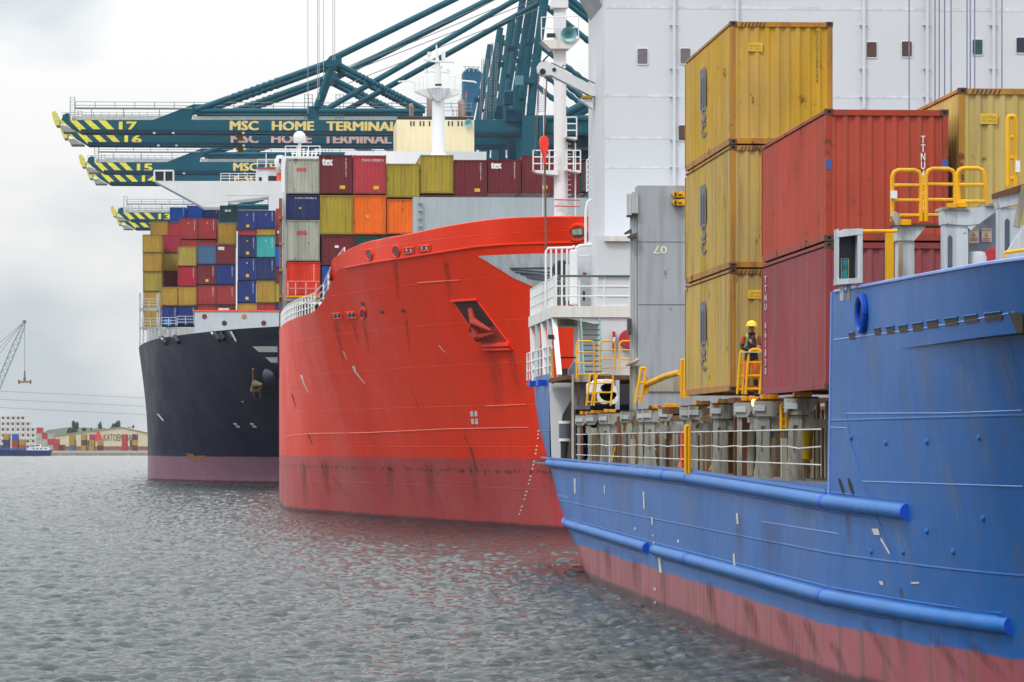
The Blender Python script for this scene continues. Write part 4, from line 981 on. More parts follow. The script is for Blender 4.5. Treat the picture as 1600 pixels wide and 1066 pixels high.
mb = MB(); hline(mb, bhit2, [(1322,640),(1330,690),(1347,745),(1372,810),(1402,880)], .012, .0, dens=8); mb.build('shell_knuckle', paint('blue_dark_line', lin(32,70,150)), blue, smooth=True)
mb = MB(); hellipse(mb, bhit2, 1350, 490, 5.6, 27, .06, .05, n=28); o = mb.build('chock', blued, blue, smooth=True)
mb = MB(); hdisc(mb, bhit2, 1350.5, 491, 4, 21, .03); mb.build('chock_throat', plain('throat_blue', (.012,.03,.09)), o)
for x in (1315.5, 1330):
    mb = MB(); P = [bhit2(x+2.3*math.cos(a)+4.2*math.sin(a), 760.5+14*math.sin(a), .012) for a in [2*math.pi*k/16 for k in range(16)]]
    mb.add(P, [tuple(range(16))]); mb.build('scupper', plain('scupper_dark', (.012,.012,.012), .9), blue)
for (x, y_) in ((1331,684),(1385,692),(1449,690),(1531,684),(1537,810),(1412,863),(1449,830),(1362,862),(1490,862)):
    p = bhit2(x, y_, 0)
    if p: mb = MB(); mb.lathe(p, [(.055,0),(.05,-.03),(.03,-.045)], 10, (1,0,0)); mb.build('mooring_pad', bluep, blue, smooth=True)
mb = MB()
for q in (((1363,826),(1373,826),(1376,836),(1367,836)),((1376,842),(1379,841),(1392,864),(1390,866)),((1374,908),(1380,908),(1382,914),(1377,914)),((1424,910),(1437,909),(1438,912),(1425,912)),
          ((897,748),(900,748),(900,771),(898,771)),((944,758),(946,758),(946,772),(945,772)),((1005,768),(1007.5,768),(1008,795),(1006,795)),((1018,808),(1021,808),(1021,820),(1019,820)),((1151,802),(1154,802),(1155,819),(1152,819)),((1059,843),(1062,843),(1062,848),(1059,848)),((1146,865),(1149,865),(1150,884),(1147,884)),((992,824),(994,824),(994,828),(992,828)),
          ((1020,835),(1022,835),(1022,838),(1020,838)),((1021,846),(1023,846),(1023,850),(1021,850)),((1028,866),(1032,866),(1035,895),(1031,895)),((1022,918),(1025,918),(1025,923),(1022,923)),((1023,940),(1025,940),(1025,943),(1023,943)),((857,752),(859,752),(861,760),(859,760))):
    hquad(mb, bhit2, q, 1, 3, .014)
mb.build('hull_mark', wm_, blue)
st_o = stain('ochre_stain', (.20,.15,.06), .45); st_w = stain('pale_scuff', (.30,.36,.46), .5)
for (x0,y0,x1,y1,w,m_) in ((1146,802,1150,900,10,st_o),(1186,806,1190,925,22,st_o),(1318,780,1322,860,7,st_r),(1384,925,1412,1060,10,st_d),(1402,915,1408,950,5,st_r),(1340,965,1400,1064,9,st_d),(1100,905,1112,985,9,st_r),(1156,935,1180,1010,12,st_r),(1205,950,1240,1040,14,st_d),(1440,985,1500,1062,12,st_r),(1250,965,1275,1035,9,st_r),(1030,890,1034,960,7,st_d),(985,870,990,935,9,st_r),(940,850,946,905,8,st_r),(905,735,906,800,6,st_o),(1290,1000,1320,1062,10,st_d),(1500,1000,1560,1064,16,st_d),
      (1350,520,1362,640,14,st_w),(1420,520,1450,700,18,st_w),(1480,560,1530,760,22,st_w),(1445,700,1500,840,18,st_w),(1540,520,1590,700,20,st_w),(1232,760,1236,900,28,st_w),(1060,760,1062,850,22,st_w),(960,745,962,830,18,st_w),(870,742,872,800,12,st_w),(1380,800,1430,930,14,st_w)):
    w *= 1.8; film('stain', bhit2, ((x0,y0),(x0+w,y0),(x1+w*.8,y1),(x1,y1)), m_, blue, .008)
mb = MB(); hquad(mb, bhit2, ((1577,487),(1600,489),(1600,520),(1590,520)), 3,3,.02); mb.build('anchor_recess', plain('recess_brown', (.07,.055,.035), .9), blue)
for x, z_ in ((838,600),(851,599)):
    mb = MB(); p = PX(x, z_, BX-.02); mb.box((p.x-.30, p.y-.5, p.z-.10), (p.x+.1, p.y+.5, p.z+.12)); mb.build('fender_block', blued, blue)
# ------------------------------------------------------------ side walkway: posts, coaming, rails
zd = SG
yv = lambda px, x=BX+.12: PX(px, 700, x).y
mb = MB(); mb.box((13.0, 73, zd), (13.12, 134, 5.0))
for i in range(100): y = 73.3 + i*.6; w_ = random.uniform(.05,.12); x_ = random.uniform(12.2,12.7); mb.box((x_, y, zd), (x_+w_, y+.06, 4.93))
for i in range(46):
    mr_ = MB(); y = 73.6 + i*1.3 + random.uniform(-.3,.3); x_ = random.uniform(11.9,12.6); mr_.box((x_, y, zd), (x_+random.uniform(.04,.1), y+.07, zd+random.choice((.7,1.0,1.05,1.5)))); mr_.build('coaming_stay', paint('stay_brown', (.21,.13,.07), rough=.9, rust=.7, streak=.6), blue)
mb.box((12.6, 73, 4.95), (13.15, 134, 5.05)); mb.box((12.95, 73, 5.05), (13.05, 134, 5.35)); mb.build('hatch_coaming', steel_d, blue)
post_m = paint('stanchion_grey', lin(158,158,150), rough=.7, rust=.62, streak=.8)
posts = [902,919,939,973,999,1007.5,1032.5,1067,1080.5,1115,1152.5,1182.5,1232.5]
zt_p = 5.62
for i, x in enumerate(posts):
    y = yv(x); w = .30; hd = PX(x, 630, BX+.12)
    o = MB(); X0 = BX + .12; zh = zt_p - .36; nar = i in (0,1,3,4,6,7,8,10)
    # outboard flange with long slot, web, widened foot and bracketed head
    o.box((X0, y, zd+.02), (X0+.10, y+.05, zh))
    if nar: o.box((X0+.03, y+.05, zd+.02), (X0+.07, y+.30, zh))
    else: o.box((X0+.19, y, zd+.02), (X0+.29, y+.05, zh)); o.box((X0+.10, y, zh-.22), (X0+.19, y+.05, zh)); o.box((X0+.10, y, zd+.02), (X0+.19, y+.05, zh-.80))
    if not nar: o.prism([(X0-.06,y+.001,zd),(X0,y+.001,zd+.5),(X0,y+.001,zd)][::-1], (0,.05,0)); o.prism([(X0+.29,y+.001,zd),(X0+.29,y+.001,zd+.5),(X0+.36,y+.001,zd)], (0,.05,0))
    if not nar: o.box((X0+.10, y+.12, zd+.02), (X0+.19, y+.16, zh)); o.box((X0+.04, y+.05, zd+.02), (X0+.25, y+.12, zh-.02))
    p = o.build('stanchion', post_m, None, loc=(X0+.15, y, zd))
    q = MB(); q.prism([(X0-.05,y-.06,zt_p-.02),(X0-.05,y-.06,zt_p-.30),(X0-.02,y-.06,zh+.001),(X0+(.22 if nar else .42),y-.06,zh+.001),(X0+(.42 if nar else .66),y-.06,zt_p-.02)], (0,.42,0)); q.build('head_bracket', post_m, p)
    q = MB(); q.box((X0-.075,y-.10,zt_p-.24),(X0+.17,y-.06,zt_p-.11)); q.build('socket_plate', steel_l, p)
    q = MB(); q.prism([(X0+.30,y+.06,zh+.0),(X0+.30,y+.06,zd+1.10),(X0+1.0,y+.06,zd+1.10),(X0+1.0,y+.06,zd+1.28),(X0+.55,y+.06,zt_p-.45)], (0,.03,0)); q.build('gusset', post_m, p)
    q = MB(); q.box((X0-.02,y-.03,zt_p-.02),(X0+.62,y+.40,zt_p+.02)); q.build('top_plate', rustm, p)
    if i not in (3,4,7):
        q = MB(); q.box((X0+.10,y-.06,zt_p+.02),(X0+.22,y+.14,zt_p+.13)); q.box((X0+.25,y-.06,zt_p+.02),(X0+.48,y+.14,zt_p+.12)); q.build('twistlock', paint('twistlock_yellow', lin(225,150,25), rough=.5, rust=.6), p, bevel=.012)
    tag(p, None, 'stanchion', 'stanchions carrying the containers on the blue ship')
    sl_ = {0:'aftmost grey stanchion beside the dark liferaft canister',1:'second grey stanchion from the stern under yellow twistlocks',2:'grey stanchion below the foot of the left yellow ladder',3:'narrow stanchion right of the left yellow ladder',
           4:'stanchion under the lower end of the sloping yellow pipe',5:'stanchion close right of the sloping pipe foot',6:'stanchion below the middle of the sloping yellow pipe',7:'narrow stanchion beside the tall yellow hooped ladder',8:'stanchion at the aft corner of the bottom yellow container',
           9:'stanchion under the middle of the bottom yellow container',10:'stanchion under the fore corner of the bottom yellow container',11:'stanchion with a lit lamp below the worker',12:'broad stanchion nearest the blue forecastle'}
    p['label'] = sl_[i]
# rails between posts
allp = [896] + posts + [1288]
for a, b in zip(allp, allp[1:]):
    if b - a < 8: continue
    ya, yb = yv(a+1), yv(b-1); mb = MB(); sag = random.uniform(.0,.05)
    for k, zz in enumerate((.36,.72,1.06)):
        mb.tube([(BX+.06,ya,zd+zz),(BX+.05+random.uniform(-.03,.03),(ya*.6+yb*.4),zd+zz-sag*(k%2)),(BX+.06,yb,zd+zz)], .015, 6)
    n_ = max(1, round((ya-yb)/3.4))
    for j in range(1, n_): y = ya + (yb-ya)*j/n_; mb.tube([(BX+.06,y,zd),(BX+.06,y,zd+1.06)], .022, 6)
    mb.build('deck_railing', plain('rail_pale', (.60,.60,.57), .5), blue, smooth=True)
# clutter on the walkway
mess = [steel_d, rustm, steel_d, paint('brown_post', (.17,.11,.06), rough=.9, rust=.8)]
random.seed(21)
for i in range(44):
    y = 74 + i*1.35 + random.uniform(-.3,.3); xx = random.uniform(11.75,12.5); mb = MB(); hh = random.choice((.9,1.1,1.1,1.7)); mb.box((xx,y,zd),(xx+random.uniform(.06,.2),y+random.uniform(.08,.2),zd+hh)); mb.build('vent_post', random.choice(mess), blue)
for i, x in enumerate((910,938,948,990,1008,1052,1100,1143,1170,1222,1288)):
    y = yv(x, 11.7); mb = MB(); mb.beam((11.9,y+.3,zd+.05),(12.0,y,zd+.6 if i % 3 else zd+.35),.06,.07); mb.build('lashing_turnbuckle', yellow_s, blue)
mb = MB(); a = PY(1255,690,yv(1262,11.9)); mb.lathe((a.x, a.y, zd+.35), [(.05,0),(.20,.1),(.22,.75),(.25,.8),(.25,.9),(.1,1.0)], 14); o = mb.build('tank', paint('tank_yellow', lin(225,175,30), rough=.45, streak=.3), blue, smooth=True)
for (x, mt, w) in ((905,rustm,.14),(944,rustm,.2),(965,rustm,.12),(1004,rustm,.18),(1148,rustm,.3)):
    y = yv(x, 11.5); mb = MB(); mb.box((11.5,y,zd),(11.5+w,y+.25,5.5)); mb.build('pipe_casing', mt, blue)
mb = MB(); y = yv(1067); mb.tube([(11.08,y-.1,zd+.1),(11.10,y-.1,zd+1.05)], .05, 8); mb.build('red_hose', plain('hose_red', lin(235,90,75)), blue, smooth=True)
lampm = plain('lamp_glow', (1.,.62,.15), .5, emit=3.0); mb = MB(); q = PY(1179,635,yv(1179)-.15); mb.lathe(q, [(.05,0),(.075,.05),(.075,.12),(.04,.16)], 10); o = mb.build('work_lamp', lampm, None, loc=q, smooth=True); tag(o, 'small lit orange work lamp hanging under the worker platform', 'lamp')
# platform beams beneath the boxes
mb = MB(); mb.box((BX+.05, 84.0, 5.60), (2*BC-BX, 85.0, 5.72)); mb.box((BX+.05, 97.4, 5.45), (2*BC-BX, 99.0, 5.60)); mb.box((12.9, 73, 5.36), (2*BC-BX, 134, 5.5)); mb.build('cross_beam', rustm, blue)
mb = MB(); mb.box((13.6, 50, 5.35), (2*BC-BX-1, 71, 5.5)); mb.build('hatch_cover', deck_grey, blue)
# ------------------------------------------------------------ hooped yellow ladders and rails
def hoop(mb, px0, px1, pt, pb, Y, r=.035, rungs=3, lean=0):
    a = PY(px0,pt,Y); b = PY(px1,pt,Y); c0 = PY(px0+lean,pb,Y); d0 = PY(px1+lean,pb,Y); w = b.x-a.x; rr_ = min(.12, w*.3)
    mb.tube([c0, (a.x,Y,a.z-rr_), (a.x+rr_*.3,Y,a.z-rr_*.3), (a.x+rr_,Y,a.z), (b.x-rr_,Y,a.z), (b.x-rr_*.3,Y,a.z-rr_*.3), (b.x,Y,a.z-rr_), d0], r, 8)
    for k in range(1, rungs+1): t = k/(rungs+.4); p = a.lerp(c0, t); q = b.lerp(d0, t); p.z = q.z = a.z + (c0.z-a.z)*t; mb.tube([p, q], r*.8, 6)
def hoops(label, items, name='guard_rail', cat='guard rail', mat=None, group='yellow guard rails'):
    for lab, args, kw in items:
        mb = MB(); hoop(mb, *args, **kw); p = PY((args[0]+args[1])/2, args[3], args[4]); o = mb.build(name, mat or yellow_s, None, loc=p, smooth=True); tag(o, lab, cat, group)
Yg = 66.5
hoops('', [('left of the three yellow hoops in front of the red container', (1394,1439,266,346,Yg), dict(r=.040)),
           ('middle yellow hoop of three, overlapping the edge of the red container', (1447,1492,264,346,Yg), dict(r=.040)),
           ('right yellow hoop of three, leaning in front of the pale yellow container', (1495,1538,263,325,Yg-1), dict(r=.040, lean=4, rungs=2)),
           ('tall narrow yellow ladder hoop at the right edge of the picture', (1575,1586,182,292,Yg-3), dict(r=.045, rungs=3)),
           ('narrow yellow ladder hoop between worker and yellow container', (1157,1165,549,616,85.1), dict(r=.03, lean=-5)),
           ('yellow guard rail directly in front of the worker', (1170,1192,546,616,84.2), dict(r=.032, lean=-5)),
           ('left of the tall yellow ladders under the stern platform', (922,930,585,634,117), dict(r=.03, lean=-6)),
           ('wide yellow hooped ladder over the white winch housing', (932,958,584,634,116), dict(r=.03, lean=-4, rungs=3)),
           ('leaning yellow ladder at the low end of the sloping pipe', (1001,1009,575,630,105.3), dict(r=.04, lean=-8, rungs=2)),
           ('narrow yellow ladder at the high end of the sloping pipe', (1065,1069,563,622,98.8), dict(r=.045)),
           ('second narrow ladder at the high end of the sloping pipe, nearest the container', (1071,1075,561,622,98.4), dict(r=.045)),
           ('leftmost yellow guard rail at the foot of the green stair', (901,928,533,592,128.5), dict(r=.03)),
           ('middle yellow guard rail in front of the green stair', (937,961,533,580,128), dict(r=.03)),
           ('right yellow guard rail beside the red fire hose reel', (968,990,533,580,127.5), dict(r=.03)),
           ('yellow hoop on the side walkway below the ladders', (1071.5,1077,666,740,91.8), dict(r=.045, rungs=1)),
           ('yellow ladder below the foremost stanchion bracket', (1221,1229,632,672,78.5), dict(r=.04))])
mb = MB(); mb.tube([PY(1006,616,105.4), PY(1012,600,105.4), PY(1040,588,103), PY(1062,582,100)], .09, 10); tag(mb.build('pipe', yellow_s, None, loc=PY(1006,616,105.4), smooth=True), 'sloping bent yellow pipe in front of the grey numbered wall', 'pipe')
# ------------------------------------------------------------ grey wall with number 07
gwm = paint('wall_grey', lin(158,164,172), rough=.6, rust=.42, streak=.22, var=.08)
Yw = PX(992,450,BX+.1).y
gw = empty('bulkhead', (BX+.2, Yw, 5.6), 'tall grey steel bulkhead with faded upside down 07 beside the yellow stack', 'bulkhead')
zt = PY(1000,290,Yw).z
mb = MB(); mb.box((PY(996.5,0,Yw).x, Yw, 5.6), (2*BC-BX-.3, Yw+.8, zt)); mb.build('panel', gwm, gw)
mb = MB(); 
for y_ in (377.5, 475.5): mb.fbox(997,y_,1075,y_+.8,Yw-.012,.01)
mb.build('seam', plain('seam_dark', (.14,.12,.11)), gw)
mb = MB(); a = PY(1042,384.5,Yw-.012); b = PY(1021,396.5,Yw-.012); letter(mb, '07', a, (b.x-a.x,0,0), (0,0,b.z-a.z), .02); mb.build('number', plain('number_cream', (.72,.68,.55)), gw)
for y_ in (299.5, 312):
    mb = MB(); mb.fpoly([(1050,y_+3),(1054,y_),(1070,y_-1),(1070,y_+8.5),(1054,y_+9)], Yw-.25, .24); o = mb.build('twistlock_box', yellow_s, gw)
    mb = MB(); mb.fbox(1054,y_+1.5,1057,y_+7.5,Yw-.27,.02); mb.fbox(1060,y_+4,1066,y_+6,Yw-.27,.02); mb.build('slot', dark, o)
mb = MB()
for x, r_ in ((986.5,.035),(990,.045),(994,.04)): mb.tube([(PY(x,0,Yw).x, Yw+.1, 5.6), (PY(x,0,Yw).x, Yw+.1, PY(x,305,Yw).z)], r_, 8)
mb.build('riser_pipe', steel, gw, smooth=True)
for q in ((980,303,987,336),(987.5,300,997,333)):
    mb = MB(); mb.fbox(*q,Yw-.1,.15); o = mb.build('cable_box', steel, gw); mb = MB(); mb.fbox(q[0],q[3],q[2],q[3]+3,Yw-.15,.25); mb.build('lip', dark, o)
for q in (([(976,364),(986,357),(988,363),(979,366)]),([(981,369),(996,363),(994,371),(984,372)])): mb = MB(); mb.fpoly(q, Yw-.3, .35); mb.build('floodlight', plain('flood_dark', (.06,.06,.07)), gw)
mb = MB(); mb.fbox(981,498,987,523,Yw-.3,.3); mb.build('lamp_case', plain('lamp_case_dark', (.05,.045,.04)), gw)
mb = MB(); mb.fbox(979,567,998,571,Yw-.3,.3); mb.tube([PY(978,571,Yw-.3),PY(998,562,Yw-.3)], .05, 8); mb.fbox(985,571,993,640,Yw+.05,.2); mb.build('pipe_bracket', steel_d, gw)
mb = MB(); mb.fbox(1012,588,1074,612,Yw-.05,.04); mb.build('lower_strake', paint('wall_patch', lin(165,160,145), rough=.8, rust=.9, streak=.6), gw)
# ------------------------------------------------------------ white superstructure
Ys = 139.2
ac = empty('accommodation_block', (13.4, Ys, 7), 'tall white accommodation wall with small dark windows and drain pipes', 'superstructure')
xl = PY(945,0,Ys).x; xr = 31.2
white_w = hull_paint('superstructure_white', (.80,.82,.86,1), (.8,.82,.86,1), -9, rough=.42, fade=.0, scr=.04, seam=(2.9,7), soft=.03) if False else paint('superstructure_white', (.60,.62,.66), rough=.42, var=.035, streak=.05, dirt=(.6,.56,.48,1), sc=.5, bump=.06)
zf = PY(945,378,Ys).z
mb = MB(); mb.box((xl, Ys, zf), (xr, Ys+6.9, 26)); mb.build('wall', white_w, ac)
mb = MB(); mb.box((PY(935,0,135.4).x, 135.4, 7.0), (xr, 146, PY(950,368,135.4).z)); mb.build('wall', white_w, ac)
mb = MB(); mb.prism([(xl-1.9,Ys+1.0,25),(xl+.1,Ys+1.0,PY(925,12,Ys).z),(xl+.1,Ys+1.0,27),(xl-1.9,Ys+1.0,27)], (0,5,0)); mb.build('bridge_wing', paint('wing_soffit', lin(176,178,182)), ac)
mb = MB()
for y_ in (9, 147, 213, 259): mb.fbox(946,y_+4,1600,y_+4.5,Ys-.008,.02)
mb.build('weld_seam', plain('seam_white', (.62,.64,.68)), ac)
for x, pb in ((1053.5,290),(1152,160),(1350,170),(1449,170),(1553,140)):
    mb = MB(); mb.tube([PY(x,-60,Ys-.12), PY(x,pb,Ys-.12)], .065, 10); o = mb.build('drain_pipe', white_w, ac, smooth=True)
    for y_ in (38,106,150,217,260):
        if y_ < pb: mb = MB(); mb.fbox(x-6.5,y_,x+6,y_+1.4,Ys-.14,.12); mb.build('clamp', white_w, o)
wf = plain('window_brown', (.085,.040,.030), .12); wg = plain('window_purple', (.16,.13,.15), .12); wt = plain('window_green', (.035,.07,.08), .12); wd = plain('window_navy', (.02,.03,.06), .1)
for (x, y_, mt) in ((1004,88.5,wg),(1071,88,wg),(1362,78,wf),(1417,77,wf),(1527.5,74,wt),(1596,71,wd),(1068,208,wf)):
    w_, h_ = 8.6, 12.6
    P = [PY(x+w_*sx, y_+h_*sy, Ys-.02) for sx, sy in [(-1,-.75),(-.93,-.93),(-.65,-1),(.65,-1),(.93,-.93),(1,-.75),(1,.75),(.93,.93),(.65,1),(-.65,1),(-.93,.93),(-1,.75)]]
    mb = MB(); mb.tube(P+[P[0]], .022, 6, cap=False); o = mb.build('window', white_w, ac, smooth=True)
    mb = MB(); mb.add(P, [tuple(range(12))]); mb.build('pane', mt, o)
for x in (1420.5,1461,1467.5,1476,1486,1511,1516,1523,1565.5):
    mb = MB(); z1 = PY(x,-100,Ys-4).z; a = PY(x,200,Ys-4); mb.tube([(a.x,Ys-4,8),(a.x,Ys-4,z1)], .024, 6); tag(mb.build('lashing_wire', plain('wire_blue', (.16,.18,.28)), None, loc=(a.x,Ys-4,8)), {1420.5:'single thin vertical wire crossing the second brown window',1461:'first of four thin wires close together, farthest left',1467.5:'second of four thin wires close together right of the drain pipe',1476:'third of four close thin wires in front of the white wall',1486:'fourth and rightmost of the four close thin wires',1511:'left wire of three running past the green window',1516:'middle wire of three just left of the green window',1523:'right wire of three, crossing the green window',1565.5:'lone wire left of the window at the right edge'}[x], 'wire', 'thin wires in front of the white wall')
# decks at the stern quarter
Yp = PX(863,480,BX).y; zp = PY(863,478,Yp).z
sd_ = empty('stern_deck', (12.5, Yp, 7), 'white railed two level stern platform with open frames and rust stains', 'deck structure')
mb = MB(); mb.box((BX+.02, Yp, zp-.42), (PY(985,0,Yp).x, Yp+12.2, zp)); mb.build('platform', white_r, sd_)
mb = MB(); mb.prism([PY(880,496,Yp+.1),PY(985,496,Yp+.1),PY(985,590,Yp+.1),PY(948,590,Yp+.1),PY(948,510,Yp+.1)], (0,.3,0)); mb.build('bracket_wall', white_r, sd_)
mb = MB(); mb.fbox(903,497,906,590,Yp+.5,.3); mb.build('door_frame', white_r, sd_)
# outboard posts of the open frame
for (x0, x1) in ((829,831),(838,838),(846,849),(856,856),(863,868)):
    mb = MB(); a = PX(x0, 505, BX+.06); b_ = PX(x1, 590, BX+.06); mb.beam((BX+.12, a.y, zp-.4), (BX+.12, a.y-.5*(x1-x0), 7.1), .18, .18); mb.build('frame_post', white_p, sd_)
mb = MB(); railing(mb, [(BX+.08,149,7.2),(BX+.08,136.5,7.2)], 1.1, .03, 1.4, 3); mb.build('railing', white_p, sd_, smooth=True)
mb = MB(); railing(mb, [(BX+.08,147,zp),(BX+.08,Yp+.08,zp),(PY(984,0,Yp).x,Yp+.08,zp)], 1.1, .03, .9, 3); mb.build('railing', white_p, sd_, smooth=True)
mb = MB(); p = PY(833,438,Yp); mb.tube([(BX+.2,Yp+.02,zp+1.12),(PY(984,0,Yp).x,Yp+.02,zp+1.12)], .035, 6); mb.build('green_handrail', plain('rail_green', (.05,.13,.10)), sd_, smooth=True)
# tall rails and lockers on the upper platform
mb = MB(); Yq = Yp+3
P = [PY(853,478,Yq),PY(853,393,Yq),PY(856,388,Yq),PY(893,387,Yq),PY(898,385,Yq)]; mb.tube(P, .045, 8)
for x in (861,869,878,886): mb.ftube([(x,388),(x,478)], Yq, .04)
mb.build('tall_railing', white_p, sd_, smooth=True)
mb = MB(); mb.fbox(891,390,903,476,Yq-.5,.5); mb.build('locker_post', white_p, sd_, bevel=.05)
mb = MB(); mb.fbox(903,384,946,478,Yq+.5,1.5); mb.build('locker', white_w, sd_, bevel=.04)
mb = MB(); mb.fbox(931,396,947,414,Yq+.3,.3); mb.build('cabinet', white_p, sd_, bevel=.02)
mb = MB(); mb.ftube([(900,388),(906,384),(946,381)], Yq-.2, .06, 8); mb.ftube([(902,400),(932,399)], Yq-.2, .025); mb.build('pipe', white_p, sd_, smooth=True)
mb = MB(); mb.fbox(924,419,927.5,434,Yq+.42,.1); mb.fbox(911,426,916,431,Yq+.45,.06); mb.fbox(923,438,926,443,Yq+.42,.1); mb.build('fire_equipment', plain('fire_red', (.42,.02,.035)), sd_)
mb = MB(); mb.lathe(PY(878,420,Yq+.8), [(.3,0),(.35,.1),(.35,.4),(.3,.5)], 18, (0,1,0)); mb.build('cable_reel', black_r, sd_, smooth=True)
mb = MB(); mb.fbox(884,413,892,470,Yq+.6,.5); mb.build('winch_post', white_r, sd_)
for k, (x0, x1) in enumerate(((866,874),(876,884),(884,890))): mb = MB(); mb.fbox(x0,440,x1,476,Yq+.9,.4); mb.build('motor', plain('motor_grey', (.09,.10,.10)), sd_)
mb = MB(); mb.fbox(911,455,914,470,Yq+.42,.05); mb.build('valve', dark, sd_)
mb = MB(); Yl = Yp-4; mb.tube([PY(915,382,Yl+4.6), PY(915,330,Yl+4.6), PY(918,316,Yl+4.6), PY(924,312,Yl+4.6)], .05, 8)
for y_ in range(250,300,8): mb.ftube([(917,y_),(924,y_-3)], Ys+3, .03)
mb.ftube([(917,300),(917,250)], Ys+3, .035); mb.ftube([(922,244),(922,300)], Ys+3, .03); mb.build('side_rail', white_p, sd_, smooth=True)
mb = MB(); mb.fbox(945,369,986,377,Yp-.1,.4); mb.build('top_ledge', white_r, sd_)
# lower level: deck edge, green stair, fittings
Yd = 128.8
mb = MB(); mb.box((PY(884,0,Yd).x, Yd, 6.9), (PY(990,0,Yd).x+1, Yp+1, 7.05)); mb.build('lower_deck', rustm, sd_)
mb = MB(); a = PY(908,497,Yp-.5)
for k in range(11): y_ = 506+k*8.2; x0 = 909+k*.45; mb.fbox(x0,y_,x0+28,y_+2,Yp-.8-k*.16,.22)
mb.build('stair_treads', plain('stair_green', (.04,.12,.10)), sd_)
for dx in (0, 29.5): mb = MB(); mb.beam(PY(907.5+dx,500,Yp-.6), PY(913+dx,592,Yp-2.6), .06, .16); mb.build('stair_stringer', plain('stringer_teal', (.12,.25,.23)), sd_)
mb = MB(); mb.fbox(957.5,518,961.5,548,Yp-.1,.12); mb.build('extinguisher', _mc['fire_red'], sd_); 
mb = MB(); mb.fbox(957.5,527,961.5,533,Yp-.115,.02); mb.build('extinguisher_band', white_p, sd_)
mb = MB(); mb.lathe(PY(983,530,Yp-.35), [(.34,0),(.36,.05),(.36,.25),(.3,.3)], 22, (0,1,0)); mb.build('hose_reel', _mc['fire_red'], sd_, smooth=True)
mb = MB(); mb.fbox(875,576,888,589,Yp+2,.8); mb.build('winch_base', plain('winch_dark', (.03,.03,.035)), sd_)
mb = MB(); mb.fpoly([(889,578),(897,565),(900,568),(900,589),(889,589)], Yp+.2,.6); mb.build('control_stand', plain('stand_blue', (.16,.19,.26)), sd_)
mb = MB(); mb.ftube([(874,559),(901,559)], Yp+4, .03); mb.build('chain', dark, sd_)
mb = MB(); mb.fbox(857,523,866,530,Yp-.4,.3); mb.build('lamp', dark, sd_)
mb = MB(); mb.ftube([(862,545),(864,592),(863,600)], Yp-.05, .05); mb.build('rusty_pipe', paint('pipe_ochre', lin(205,160,70), rough=.7, rust=.6), sd_, smooth=True)
mb = MB(); mb.fbox(871,499,905,509,Yp+2.5,.5); mb.build('ceiling_light', steel_d, sd_)
# white bulkhead below with round opening; beams, and a dark panel painting recess shade
Yk = q0 - .1
mb = MB(); A = [(858.5,592),(893,592),(893,625),(888,632),(879,648),(876,668),(876,716),(862,716)]
mb.prism([PY(a_,b_,Yk) for a_, b_ in A], (0,.2,0)); mb.build('frame_bulkhead', white_p, sd_)
mb = MB(); mb.fbox(874,600,900,718,Yk+2.5,.1); mb.build('inner_bulkhead', paint('inner_white', lin(200,200,190), streak=.3), sd_)
mb = MB(); mb.fbox(894,585,896.5,720,Yd-.2,.25); mb.build('pillar', paint('pillar_beige', lin(188,176,160), rough=.7, rust=.5, streak=.5), sd_)
mb = MB(); mb.fbox(896,586,921,597,Yd-.1,.4); mb.build('box_beam', paint('beam_beige', lin(170,160,140), rough=.7, rust=.3, streak=.5), sd_)
mb = MB(); mb.fbox(896,597,922,640,Yd+.4,.2); mb.build('grey_bulkhead', plain('bulk_grey', lin(120,125,135)), sd_)
for x, w in ((902,3.5),(913,3)): mb = MB(); mb.fbox(x,597,x+w,634,Yd+.0,.2); mb.build('rusty_upright', rustm, sd_)
mb = MB(); mb.fbox(920,600,1000,632,124.,.2); mb.build('recess_shade', _mc['shade_black'], sd_)
mb = MB(); mb.fpoly([(921,599),(930,596),(931,593),(960,593),(960,616),(921,616)], 121.,1.2); mb.build('white_housing', white_p, sd_, bevel=.03)
for (x,y_,r_) in ((948,603,.22),(950,613,.3),(957,622,.2),(944,621,.22)): mb = MB(); mb.lathe(PY(x,y_,119), [(r_,0),(r_*1.05,.1),(r_*.9,.5)], 16, (0,1,0)); mb.build('winch_drum', white_r, sd_, smooth=True)
mb = MB(); mb.fbox(963,594,968,640,120,.3); mb.build('pipe_upright', steel_l, sd_)
# life-raft canister
lr = empty('liferaft_canister', PX(880,690,BX+.2), 'dark grey canister with white end bands beside the white stern bulkhead', 'liferaft'); Yr = 133
mb = MB(); c = PY(882,674,Yr); R1 = 8.8*Yr/F; z1, z0 = PY(0,661,Yr).z, PY(0,687,Yr).z
mb.lathe((c.x,Yr,z0), [(R1,0),(R1,z1-z0)], 20); mb.build('drum', paint('canister_grey', lin(90,96,108), rough=.5), lr, smooth=True)
for za in (z0-.06, z1-.02): mb = MB(); mb.lathe((c.x,Yr,za), [(R1*1.08,0),(R1*1.08,.10)], 20); mb.build('end_band', white_p, lr, smooth=True)
mb = MB(); mb.lathe((c.x,Yr,3.88), [(.10,0),(.10,.35),(R1*.8,z0-3.9)], 12); mb.build('stand', dark, lr, smooth=True)
